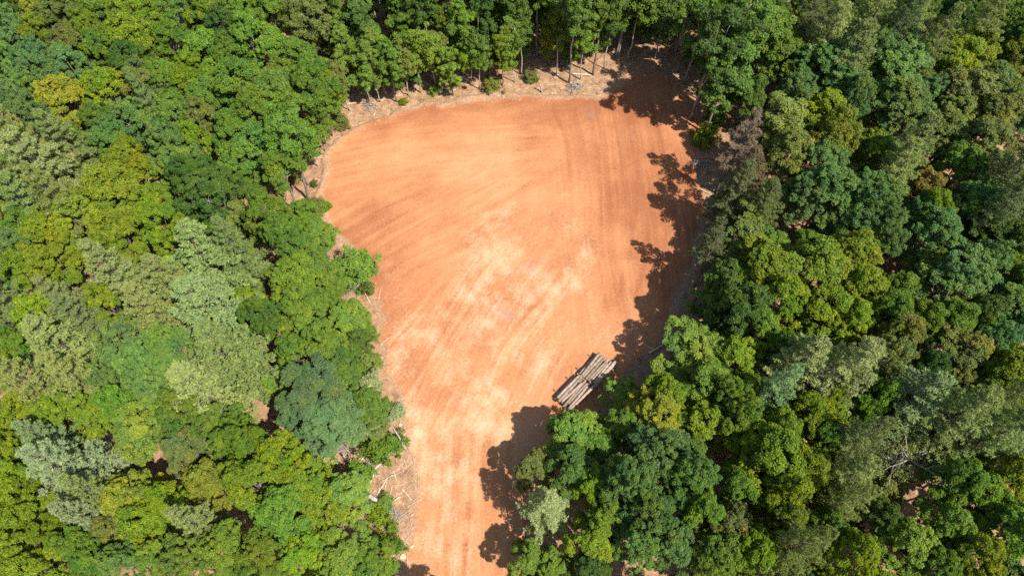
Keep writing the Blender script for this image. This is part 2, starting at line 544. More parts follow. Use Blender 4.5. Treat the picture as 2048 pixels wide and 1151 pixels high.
keep_c = (np.maximum.reduce([D.reshape(GX.shape)[:-1, :-1], D.reshape(GX.shape)[1:, :-1], D.reshape(GX.shape)[:-1, 1:], D.reshape(GX.shape)[1:, 1:]]) < 1.1).ravel()
df = grid_faces(len(gx), len(gy), keep_c)
used, inv = np.unique(df, return_inverse=True)
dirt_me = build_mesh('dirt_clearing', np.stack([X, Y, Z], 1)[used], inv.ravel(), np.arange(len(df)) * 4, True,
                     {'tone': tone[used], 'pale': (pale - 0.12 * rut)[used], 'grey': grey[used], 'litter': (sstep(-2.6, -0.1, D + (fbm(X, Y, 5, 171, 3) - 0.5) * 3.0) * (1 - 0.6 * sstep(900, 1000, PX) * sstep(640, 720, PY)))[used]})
struct('dirt_clearing', dirt_me, M_DIRT)


# ------------------------------------------------------------------ tree prototypes (trunk mesh + crown mesh, base at the origin)
def bend_path(rng, p0, p1, n, wob):
    t = np.linspace(0, 1, n)[:, None]
    p = np.asarray(p0) * (1 - t) + np.asarray(p1) * t
    off = np.cumsum(rng.normal(0, wob, (n, 3)), 0)
    off -= t * off[-1]
    off[0] = 0
    return p + off


def clump_leaves(rng, cen, out, rc, n, flat=0.75, up=0.45, jit=0.75):
    """Leaves spread through the outer shell of clumps; cen (k,3), out (k,3), rc (k,), n leaves per clump."""
    k = len(cen)
    d = unit(rng.normal(0, 1, (k, n, 3)) + out[:, None] * 0.75 + np.array([0, 0, 0.45]))
    r = rng.rand(k, n, 1) ** 0.45
    p = d * r * rc[:, None, None]
    p[..., 2] *= flat
    C = cen[:, None] + p
    N = d * 0.55 + np.array([0, 0, up]) + rng.normal(0, jit * 0.5, (k, n, 3))
    T = rng.normal(0, 1, (k, n, 3)) + d * 0.6
    ct = rng.rand(k, 1) * 0.3
    tint = np.clip(0.36 + ct - 0.15 + rng.normal(0, 0.17, (k, n)) + 0.12 * (r[..., 0] - 0.5), 0, 1)
    return C.reshape(-1, 3), N.reshape(-1, 3), T.reshape(-1, 3), tint.ravel()


def broad_proto(name, seed, R=4.2, H=16.0, crown_h=7.5, lobes=11, per=13, leaves=150, rc=(0.55, 0.95), leaf=(0.24, 0.17), lobe_r=0.42, flat=0.75, trunk_r=0.2, low=0.25, layered=False):
    rng = np.random.RandomState(seed)
    cs, rs = [np.array([rng.uniform(-.18, .18) * R, rng.uniform(-.18, .18) * R, H - lobe_r * R * 0.95])], [lobe_r * R]
    a0 = rng.rand() * 6.28
    for k in range(lobes - 1):                             # tiers of boughs from the top of the crown down its sides
        f = (k + rng.rand()) / (lobes - 1)
        a = a0 + k * 2.399 + rng.uniform(-.45, .45)
        rad = R * (0.24 + 0.46 * min(1.0, f * 1.7)) * rng.uniform(0.75, 1.2)
        z = H - crown_h * (0.16 + 0.60 * f) + rng.uniform(-.08, .08) * crown_h
        cs.append(np.array([rad * math.cos(a), rad * math.sin(a), z]))
        rs.append(lobe_r * R * rng.uniform(0.65, 1.12))
    cs, rs = np.array(cs), np.array(rs)
    cen, out, rcs, hues = [], [], [], []
    lobe_hue = rng.normal(0.5, 0.20, lobes)
    for i in range(lobes):
        tries = 0
        got = 0
        while got < per and tries < per * 8:
            tries += 1
            d = unit(rng.normal(0, 1, 3) + np.array([cs[i][0] / R * 0.7, cs[i][1] / R * 0.7, 0.55]))
            if d[2] < -low:
                continue
            p = cs[i] + d * rs[i] * rng.uniform(0.66, 1.16) * np.array([1, 1, 0.45 if layered else 0.85])
            q = np.linalg.norm((p - cs) / rs[:, None], axis=1)
            q[i] = 9
            if q.min() < 0.62:
                continue
            cen.append(p)
            out.append(d)
            rcs.append(rng.uniform(*rc))
            hues.append(lobe_hue[i] + rng.normal(0, .10))
            got += 1
    cen, out, rcs = np.array(cen), np.array(out), np.array(rcs)
    C, N, T, tint = clump_leaves(rng, cen, out, rcs, leaves, flat=0.42 if layered else flat, up=0.9 if layered else 0.45)
    n = len(C)
    sz = rng.uniform(0.75, 1.3, n)
    crown = leaf_mesh(name + '_crown', C, N, T, leaf[0] * sz, leaf[1] * sz, tint, hue=np.clip(np.repeat(hues, leaves) + rng.normal(0, .08, n), 0, 1))
    tb = Tubes()
    top = np.array([cs[0][0], cs[0][1], H - crown_h * 0.25])
    path = bend_path(rng, (0, 0, -0.3), top, 9, 0.10)
    tb.tube(path, trunk_r * np.linspace(1.15, 0.3, 9), 7)
    for i in range(1, lobes):
        t = rng.uniform(0.42, 0.78) * 8
        a = int(t)
        s = path[a] + (path[min(a + 1, 8)] - path[a]) * (t - a)
        mid = (s + cs[i]) / 2 + np.array([0, 0, -0.35])
        lp = np.array([s, (s + mid) / 2, mid, (mid + cs[i]) / 2 + np.array([0, 0, .05]), cs[i]])
        tb.tube(lp, trunk_r * np.array([0.42, 0.36, 0.28, 0.2, 0.12]), 5)
        near = np.argsort(np.linalg.norm(cen - cs[i], axis=1))[:5]
        for m in near:
            tb.tube([cs[i], (cs[i] + cen[m]) / 2 + rng.normal(0, .1, 3), cen[m]], [0.035, 0.025, 0.012], 3, cap=False)
    trunk = tb.mesh(name + '_trunk')
    return trunk, crown


def pine_proto(name, seed, R=4.2, H=18.0, crown_h=13.5, levels=15, trunk_r=0.22, sparse=1.0, droop=0.0, blade=(0.34, 0.088)):
    rng = np.random.RandomState(seed)
    tb = Tubes()
    lean = rng.uniform(-.5, .5, 2)
    path = bend_path(rng, (0, 0, -0.3), (lean[0], lean[1], H - 0.2), 10, 0.06)
    tb.tube(path, trunk_r * np.linspace(1.2, 0.10, 10), 7)
    P, Dn = [], []
    for lv in range(levels):
        f = (lv + rng.uniform(-.25, .25)) / (levels - 1)
        f = min(max(f, 0.0), 1.0)
        z = H - 0.5 - f * crown_h
        ti = (z + 0.3) / (H + 0.1) * 9
        a = int(min(ti, 8))
        s = path[a] + (path[a + 1] - path[a]) * (ti - a)
        prof = min(1.0, 0.10 + 1.15 * f) if f < 0.78 else 1.0 - 0.35 * (f - 0.78) / 0.22
        nb = rng.randint(5, 7)
        az0 = rng.rand() * 6.28
        for b in range(nb):
            if rng.rand() > sparse + 0.15 * (1 - f):
                continue
            az = az0 + b * 6.283 / nb + rng.uniform(-.35, .35)
            ln = R * prof * rng.uniform(0.72, 1.12)
            o = np.array([math.cos(az), math.sin(az), 0])
            up0 = 0.62 * (1 - f) + 0.05 - droop
            k = 7
            t = np.linspace(0, 1, k)
            bp = s + o * (t * ln)[:, None] + np.array([0, 0, 1]) * (ln * (up0 * t - 0.25 * t ** 2 + 0.14 * t ** 4))[:, None] + rng.normal(0, .05, (k, 3)) * t[:, None]
            tb.tube(bp, np.linspace(0.042, 0.008, k) * (0.5 + 0.12 * ln), 4, cap=False)
            side = np.array([-o[1], o[0], 0])
            nt_ = max(5, int(ln / 0.23))
            for q in range(nt_):
                u = 0.18 + 0.82 * (q + rng.rand()) / nt_
                i = min(int(u * (k - 1)), k - 2)
                c = bp[i] + (bp[i + 1] - bp[i]) * (u * (k - 1) - i)
                sg = 1 if q % 2 else -1
                tl = (0.30 + 0.85 * (1 - u) + 0.2 * rng.rand()) * min(1.0, 0.35 + ln / 4.0)
                d = unit(o * 0.85 + side * sg * rng.uniform(0.5, 1.0) + np.array([0, 0, rng.uniform(0.0, 0.3)]))
                m = max(2, int(tl / 0.2))
                for e in range(m):
                    P.append(c + d * tl * (e + 0.6) / m + rng.normal(0, .03, 3))
                    Dn.append(d)
            for e in range(3):
                P.append(bp[-1] + rng.normal(0, .08, 3))
                Dn.append(o)
    P, Dn = np.array(P), np.array(Dn)
    nbl = 9
    n = len(P) * nbl
    T = unit(np.repeat(Dn, nbl, 0) * 0.75 + rng.normal(0, 0.55, (n, 3)) + np.array([0, 0, 0.42]))
    C = np.repeat(P, nbl, 0) + T * blade[0] * 0.45 + rng.normal(0, 0.05, (n, 3))
    N = np.array([0, 0, 0.7]) + rng.normal(0, 0.6, (n, 3))
    tint = np.clip(np.repeat(rng.normal(0.42, 0.10, len(P)), nbl) + rng.normal(0, 0.13, n), 0, 1)
    crown = leaf_mesh(name + '_crown', C, N, T, blade[0] * rng.uniform(.7, 1.25, n), blade[1] * rng.uniform(.7, 1.3, n), tint, 0.05)
    return tb.mesh(name + '_trunk'), crown


def edge_proto(name, seed, R=3.0, H=18.0, from_z=7.0, lobes=14, trunk_r=0.17, twin=False, leaves=130, fork=True):
    """A slender forest-edge tree: bare stem, irregular foliage in separate tiers up one or two leaders."""
    rng = np.random.RandomState(seed)
    tb = Tubes()
    cen, out, rcs = [], [], []
    stems = []
    for s in range(2 if twin else 1):
        b0 = np.array([s * 0.5, rng.uniform(-.2, .2), -0.3])
        tp = b0 + np.array([rng.uniform(-.8, .8) + s * 1.2, rng.uniform(-.8, .8), H * (1 - 0.06 * s)])
        path = bend_path(rng, b0, tp, 11, 0.17)
        tb.tube(path, trunk_r * np.linspace(1.15, 0.15, 11), 7)
        stems.append(path)
    for k in range(lobes):
        path = stems[k % len(stems)]
        f = (k + 0.5) / lobes
        z = from_z + (H - from_z - 0.6) * f
        ti = z / H * 10
        a = int(min(ti, 9))
        s = path[a] + (path[a + 1] - path[a]) * (ti - a)
        az = k * 2.399 + rng.uniform(-.6, .6)
        prof = 0.45 + 0.55 * math.sin(math.pi * min(1, 0.18 + 0.85 * f))
        ln = R * prof * rng.uniform(0.45, 1.0)
        e = s + np.array([math.cos(az) * ln, math.sin(az) * ln, 0.35 * ln + rng.uniform(-.2, .5)])
        tb.tube([s, (s + e) / 2 + np.array([0, 0, -.1]), e], np.array([0.30, 0.2, 0.08]) * trunk_r, 4, cap=False)
        for m in range(rng.randint(7, 12)):
            p = s + (e - s) * rng.uniform(0.55, 1.1) + rng.normal(0, 0.55, 3)
            cen.append(p)
            out.append(unit(p - s))
            rcs.append(rng.uniform(0.45, 0.85))
            tb.tube([e, p], [0.02, 0.01], 3, cap=False)
    cen, out, rcs = np.array(cen), np.array(out), np.array(rcs)
    C, N, T, tint = clump_leaves(rng, cen, out, rcs, leaves, flat=0.7)
    n = len(C)
    sz = rng.uniform(0.75, 1.3, n)
    crown = leaf_mesh(name + '_crown', C, N, T, 0.25 * sz, 0.17 * sz, tint)
    return tb.mesh(name + '_trunk'), crown


def dead_proto(name, seed, R=3.5, H=9.0, sparse_leaves=2600):
    """A grey leafless crown: limbs that fork into a tangle of thin twigs, with a little dry foliage."""
    rng = np.random.RandomState(seed)
    tb = Tubes()
    path = bend_path(rng, (0, 0, -0.3), (rng.uniform(-.6, .6), rng.uniform(-.6, .6), H * 0.85), 8, 0.12)
    tb.tube(path, 0.2 * np.linspace(1.1, 0.3, 8), 6)
    tips = []

    def grow(p, d, ln, r, depth):
        e = p + d * ln
        mid = (p + e) / 2 + rng.normal(0, 0.08 * ln, 3)
        tb.tube([p, mid, e], [r, r * 0.75, r * 0.5], 4 if depth > 1 else 3, cap=False)
        tips.append(e)
        if depth > 0:
            for _ in range(rng.randint(2, 5)):
                dd = unit(d + rng.normal(0, 0.55, 3) + np.array([0, 0, 0.05]))
                grow(p + (e - p) * rng.uniform(0.35, 1.0), dd, ln * rng.uniform(0.45, 0.75), r * 0.55, depth - 1)

    for k in range(20):
        s = path[rng.randint(3, 8)]
        a = k * 2.399 + rng.uniform(-.4, .4)
        grow(s, unit(np.array([math.cos(a), math.sin(a), rng.uniform(0.0, 0.7)])), R * rng.uniform(0.45, 0.8), 0.075, 3)
    tips = np.array(tips)
    pick = tips[rng.randint(0, len(tips), sparse_leaves // 10)]
    C = np.repeat(pick, 10, 0) + rng.normal(0, 0.22, (len(pick) * 10, 3))
    n = len(C)
    crown = leaf_mesh(name + '_crown', C, rng.normal(0, .5, (n, 3)) + np.array([0, 0, .6]), rng.normal(0, 1, (n, 3)), np.full(n, .2), np.full(n, .12), rng.rand(n))
    return tb.mesh(name + '_trunk'), crown


PROTO = {}


def reg(fam, pair, H, R, leafmat, barkmat):
    trunk, crown = pair
    trunk.materials.append(barkmat)
    crown.materials.append(leafmat)
    PROTO.setdefault(fam, []).append((trunk, crown, H, R))


for s in range(8):
    reg('oak', broad_proto('oak%d' % s, 200 + s, lobes=15 + s % 4, per=20, leaves=110, rc=(0.24, 0.78), leaf=(0.245, 0.165), lobe_r=0.34 + 0.015 * (s % 3), crown_h=9.5 + 0.6 * (s % 3)), 16.0, 4.5, M_LEAF, M_BARK)
for s in range(6):
    reg('maple', broad_proto('maple%d' % s, 300 + s, lobes=15 + s % 3, per=21, leaves=120, rc=(0.26, 0.68), leaf=(0.20, 0.145), lobe_r=0.37, crown_h=9.0), 16.0, 4.6, M_LEAF, M_BARK)
for s in range(2):
    reg('layer', broad_proto('layer%d' % s, 400 + s, lobes=13, per=12, leaves=170, rc=(0.55, 0.95), leaf=(0.24, 0.16), lobe_r=0.36, crown_h=8.0, layered=True), 16.0, 4.3, M_LEAF, M_BARK)
for s in range(6):
    reg('pine', pine_proto('pine%d' % s, 500 + s, R=4.0 + 0.15 * s, levels=12 + s % 3), 18.0, 4.0, M_NEEDLE, M_PINEBARK)
for s in range(2):
    reg('gaunt', pine_proto('gaunt%d' % s, 560 + s, R=3.6, levels=12, crown_h=11, sparse=0.5), 18.0, 3.8, M_NEEDLE, M_PINEBARK)
for s in range(5):
    reg('edge', edge_proto('edge%d' % s, 600 + s, twin=s in (1, 3), lobes=17 + s, from_z=5.0), 18.0, 3.2, M_LEAF, M_BARK)
for s in range(3):
    reg('tall', edge_proto('tall%d' % s, 640 + s, R=3.6, from_z=10.5, lobes=17, twin=s == 1, trunk_r=0.2), 18.0, 3.8, M_LEAF, M_BARK)
for s in range(4):
    reg('stem', edge_proto('stem%d' % s, 680 + s, R=1.9, H=12.0, from_z=5.5, lobes=10, trunk_r=0.11, leaves=100), 12.0, 2.0, M_LEAF, M_STEMBARK)
for s in range(4):
    reg('sapling', edge_proto('sapling%d' % s, 700 + s, R=1.7, H=8.0, from_z=2.6, lobes=9, trunk_r=0.08, leaves=90), 8.0, 1.9, M_LEAF, M_BARK)
for s in range(3):
    reg('shrub', edge_proto('shrub%d' % s, 740 + s, R=1.1, H=2.4, from_z=0.5, lobes=8, trunk_r=0.05, leaves=70), 2.4, 1.3, M_LEAF, M_BARK)
for s in range(2):
    reg('dead', dead_proto('dead%d' % s, 800 + s), 9.0, 4.0, M_LEAF, M_DEAD)

COLOURS = {                                                # leaf colour (reflected plus transmitted) and how the photo's crown reads
    'Y': ((0.160, 0.228, 0.013), 'yellow-green'), 'V': ((0.182, 0.215, 0.020), 'yellowish'), 'L': ((0.146, 0.236, 0.028), 'bright green'),
    'G': ((0.118, 0.196, 0.021), 'mid-green'), 'E': ((0.118, 0.212, 0.042), 'fresh green'), 'B': ((0.104, 0.186, 0.046), 'blue-green'),
    'D': ((0.076, 0.138, 0.022), 'dark green'), 'T': ((0.100, 0.170, 0.060), 'teal'), 'O': ((0.150, 0.184, 0.040), 'olive'),
    'P': ((0.195, 0.240, 0.072), 'grey-green'), 'Q': ((0.105, 0.140, 0.048), 'deep green'), 'S': ((0.240, 0.288, 0.110), 'pale sage'),
    'A': ((0.205, 0.170, 0.032), 'orange-tinged'), 'W': ((0.180, 0.130, 0.080), 'brownish')}
NOUN = {'oak': ('broadleaf_tree', 'open-crowned tree'), 'maple': ('round_crowned_tree', 'dense round tree'), 'layer': ('tiered_tree', 'flat-tiered tree'),
        'pine': ('pine_tree', 'feathery pine'), 'gaunt': ('pine_tree', 'sparse pine'), 'edge': ('slender_tree', 'slender tree'), 'tall': ('slender_tree', 'tall bare-stemmed tree'),
        'stem': ('slender_tree', 'thin pale-stemmed tree'), 'sapling': ('sapling', 'thin sapling'), 'shrub': ('shrub', 'small shrub'), 'dead': ('dead_tree', 'leafless grey tree')}
CAT = {'pine_tree': 'pine', 'sapling': 'sapling', 'shrub': 'shrub', 'dead_tree': 'dead tree'}
ONES = 'zero one two three four five six seven eight nine ten eleven twelve thirteen fourteen fifteen sixteen seventeen eighteen nineteen'.split()
TENS = 'twenty thirty forty fifty sixty seventy eighty ninety'.split()


def spoken(n):
    n = int(min(max(n, 0), 99))
    return ONES[n] if n < 20 else TENS[n // 10 - 2] + ('-' + ONES[n % 10] if n % 10 else '')


RNG = np.random.RandomState(77)
TREES = []                                                 # x, y, radius, height of what stands already
AUTO = []


def tree(fam, colour, base, h, r, label=None, lean=(0, 0), z0=None, rot=None, variant=None, kind=None):
    ps = PROTO[fam]
    trunk_me, crown_me, H0, R0 = ps[RNG.randint(len(ps)) if variant is None else variant % len(ps)]
    name, noun = NOUN[fam]
    if kind:
        name, noun = kind
    e = bpy.data.objects.new(name, None)
    e.empty_display_size = 0.5
    COL.objects.link(e)
    z = ground_z(base[0], base[1]) if z0 is None else z0
    e.location = (base[0], base[1], z)
    e.rotation_euler = (lean[0], lean[1], RNG.rand() * 6.283 if rot is None else rot)
    e.scale = (r / R0, r / R0, h / H0)
    c, word = COLOURS[colour]
    j = RNG.normal(0, 1, 3)
    v = 1.10 * math.exp(0.10 * j[0])
    col = (c[0] * v * math.exp(0.07 * j[1]), c[1] * v, c[2] * v * math.exp(0.12 * j[2]), 1)
    for nm, me in (('trunk', trunk_me), ('crown', crown_me)):
        o = bpy.data.objects.new(nm, me)
        COL.objects.link(o)
        o.parent = e
        o.color = col if nm == 'crown' else (1, 1, 1, 1)
    px, py, _ = seen((base[0], base[1], z + h * 0.72))
    e['category'] = CAT.get(name, 'tree')
    if label is not None:
        e['label'] = label
    AUTO.append((e, label is None, px, py, r, word, noun))
    TREES.append((base[0], base[1], r, h))
    return e


def crown_tree(px, py, rpx, fam, colour, h=None, label=None, grow=None, zf=None, **kw):
    """A tree whose crown centre shows at (px, py) with that apparent radius."""
    if h is None:
        h = {'oak': 15.5, 'maple': 15.5, 'layer': 12.0, 'pine': 21.0, 'gaunt': 18.0, 'edge': 14.0, 'tall': 18, 'sapling': 7.0, 'shrub': 2.0, 'dead': 9.0}[fam] + RNG.uniform(-1.8, 1.8) * (0.3 if fam in ('sapling', 'shrub') else 1)
    p = at(px, py, h * (zf or (0.68 if fam == 'pine' else 0.70)))
    _, _, w = seen(p)
    grow = grow or (1.06 if px < 620 else 1.16)
    return tree(fam, colour, p[:2], h, rpx * w / FPX * grow, label, **kw)


# crowns read off the photograph: x y radius, family letter + colour letter [height]
FAM = {'o': 'oak', 'm': 'maple', 'l': 'layer', 'p': 'pine', 'g': 'gaunt', 'e': 'edge', 't': 'tall', 's': 'sapling', 'u': 'shrub', 'd': 'dead'}
CROWNS = '''
30 75 46 mB;72 22 42 oV;80 80 36 oY;135 28 46 oO;112 62 38 oO;200 22 44 oG;270 25 52 oY;262 82 56 oY;360 28 44 oD;345 82 46 oG;180 68 34 oG;150 108 42 oO;205 110 38 oG
18 118 46 mE;85 135 50 mB;152 150 46 mB;38 188 44 mE;132 205 56 oV;216 186 50 oY;62 232 46 mB;265 132 46 oD;292 172 40 oO;332 172 38 mG;384 158 44 oY;297 203 26 pP;22 256 40 pP;18 30 36 mD
430 108 56 oG;512 88 58 oG;592 128 56 oG;480 178 62 oG;560 192 58 oG;620 178 46 oG;420 205 52 oG;520 238 52 oG;464 128 44 mG;416 22 44 oY;478 28 48 oG;540 24 42 oG;450 62 40 oD;598 40 42 oO
82 330 84 pP;36 292 52 pP;134 288 56 pP;60 412 66 pP;124 402 52 pP;18 350 46 pP
292 246 64 mE;228 282 52 mE;352 232 48 mE;342 292 52 mE;206 252 40 oG;408 250 40 oO;402 292 40 oY;262 336 50 oY;236 386 64 oY;292 424 58 oY;168 434 54 oY;322 452 44 oY;240 474 56 oY
362 334 48 mE;432 392 72 mD;384 356 44 mD;520 300 60 oG;478 330 46 oG;562 342 46 oG;578 286 38 oO;532 434 48 oG;562 474 38 oG;470 282 40 oG
60 470 54 oG;26 502 44 mB;104 480 50 oY;112 534 54 oY;58 545 46 oY;226 546 58 pP;400 508 80 pP;344 566 58 pP;466 488 46 pP;420 612 96 pP 21;302 622 56 pP;440 702 84 pP 20;398 778 76 pP;136 600 50 pP
20 604 50 pP;120 694 84 pP 20;176 648 54 pP;62 762 56 pP;156 752 50 pP;78 630 46 oY;214 618 42 oY;22 652 22 pQ 14;42 692 34 oL;262 692 66 mE;300 742 54 mE;348 694 40 mE;226 772 38 mE;322 792 46 mE
592 560 60 oG 12;604 622 54 oG 12;642 558 44 oG 10;640 682 42 oG 11;588 702 40 oG 11;694 642 38 oL 9;712 684 30 oG 8;684 742 42 oG 9;736 772 30 sS 7;732 812 40 oG 8;744 842 34 oO 6
548 762 32 oL 7;620 782 56 lT 12;662 852 58 lT 11;598 824 40 lT 10;520 640 40 mG
60 832 58 oY;132 822 58 oY;202 832 46 oY;20 902 42 oY;22 962 50 oY;300 862 66 mL;372 832 56 mG;250 816 40 oL;442 852 52 mG;474 884 46 mG;140 930 78 pS;192 982 50 pP;102 880 48 pS;182 1032 44 pS
382 902 48 oO;422 962 56 oV;502 902 44 oG;562 912 48 oY;502 964 56 oY;602 962 56 oY 11;560 1022 60 oL;642 1012 58 oY 10;692 988 46 oL 9;272 1002 62 oV;240 1062 48 oO;302 1052 54 oY;60 1042 66 oY;40 1112 58 oY;132 1064 46 oY
98 1132 50 oY;20 1000 42 oY;394 1042 46 pS;350 1002 42 oY;202 1112 50 mG;252 1122 42 mE;382 1122 58 mG;452 1102 64 mG;522 1112 58 mG;330 1112 42 mL;602 1112 48 oY 11;682 1112 62 oG 9;736 1134 50 oG 8;170 1090 40 oG
1402 52 46 oG;1470 62 44 oD;1532 76 60 oG;1562 112 48 oG;1490 12 38 oD;1618 30 48 pQ;1658 74 56 pP;1742 42 56 pP;1700 108 56 pP;1792 62 50 pQ;1832 22 42 pP;1862 92 44 pP;1962 52 46 pP;1920 30 40 mD;2012 40 50 oG;2034 90 42 oG
1640 140 60 mE;1592 190 42 mB;1672 172 48 mB;1790 150 74 mB;1742 122 42 mB;1802 222 58 mB;1850 192 42 mB;1640 224 56 oY;1662 282 50 oV;1702 202 36 mB;1902 132 48 oY;1942 108 44 oV;1922 192 52 oO;1982 182 48 oO;2022 122 44 oV
2032 222 50 mB;1972 242 46 oO;1890 242 48 oO;1552 262 50 eO;1572 312 46 oO;1500 342 46 gW 17;1532 402 46 gO 16;1642 332 52 mB;1652 392 58 mE;1602 402 48 mB;1742 320 40 oY;1812 302 50 pP;1782 352 56 pP;1880 282 48 oO;1962 302 52 oO
1912 342 48 oG;2022 352 64 pQ;2002 422 58 pQ;1838 388 40 oA;1852 432 36 oY;1932 412 44 mB;1732 422 58 mB;1702 462 48 mE;1862 482 62 mB;1822 442 40 mB;1982 482 58 oD;2032 502 48 oG;1762 470 40 mB;1702 402 40 mE
1482 472 50 eO 12;1532 542 66 oY;1622 552 66 oY;1702 522 52 oV;1722 582 52 oY;1642 622 58 oY;1560 602 48 oY;1692 642 46 oY;1482 612 50 oD;1512 662 44 oG;1782 592 48 oG;1902 562 70 mB;1962 540 46 mB;1852 540 44 mD;2012 622 56 mB
1982 682 48 mB;1842 642 44 oG;1902 642 44 oG;1950 628 40 oD;1390 712 74 mL 11;1472 722 52 oY 13;1422 772 56 oL 13;1356 744 42 mG 7;1332 792 46 oY 12;1312 832 56 oV 12;1402 842 50 oY 13;1602 722 70 pS;1702 732 66 pS;1562 772 40 pS
1792 682 48 oO;1902 712 62 mO;1852 742 42 oD;2012 742 54 oY;1970 775 44 oG;1246 792 40 mL 5.0;1150 872 56 oL 10;1198 905 44 oG 10;1832 802 76 pP;1922 832 74 pP;2000 862 66 pP;1995 802 48 pP;1652 802 52 oY;1612 832 48 oY;1480 832 44 mG;1452 792 40 mG
1540 922 72 oY;1498 880 52 oY;1602 942 52 oY;1562 992 48 oY;1722 872 44 pP;1702 950 56 pP;1690 1002 42 pP;1310 932 76 mB 15;1250 962 54 mB;1372 962 54 mB;1300 1032 56 mB;1342 1082 50 mB;1272 1092 48 mE
1190 972 44 oY 12;1180 1082 48 oY 12;1214 1024 42 oL 12;1090 1008 54 pS 14;1072 940 38 oO 8;1056 1122 38 oL 8;1104 1136 40 oL 9;1452 1050 48 oO;1422 1112 56 mG;1502 1102 48 oY;1602 1092 50 pP;1642 1060 42 oG;1702 1112 48 oY;1560 1042 42 oG
1752 1030 40 oD;1802 1092 56 oL;1882 1052 50 oL;1952 1002 56 oY;2012 952 50 oY;2022 1062 58 oL;1942 1112 50 oY;1868 1134 46 oG;1900 962 44 oG;1400 1020 44 oG;1470 985 44 oG;1868 902 30 oO 9;1764 985 34 oO 9
652 566 32 oG 8;704 626 30 oL 7;728 664 24 oG 6;682 704 34 oG 8;738 724 22 oO 5;640 472 34 oL 8;612 502 38 oG 9;604 432 36 oG 9;652 606 34 oG 9;700 770 30 oL 7;1560 700 36 oG;1440 640 40 oD 9;1450 560 40 oD 13;2040 570 40 oG;2038 660 44 mB;2040 800 40 oY;1640 880 42 oG;1740 800 40 oG;1560 860 42 oG;1770 640 42 oG;1760 720 44 oO
'''
for row in CROWNS.replace('\n', ';').split(';'):
    t = row.split()
    if len(t) < 4:
        continue
    crown_tree(float(t[0]), float(t[1]), float(t[2]), FAM[t[3][0]], t[3][1], float(t[4]) if len(t) > 4 else None)


def height_at(base_px, top_y):
    """How tall something standing at base_px must be for its top to show at that image row."""
    b = at(*base_px)
    lo, hi = 0.0, 60.0
    for _ in range(40):
        m = (lo + hi) / 2
        if seen((b[0], b[1], m))[1] > top_y:
            lo = m
        else:
            hi = m
    return lo


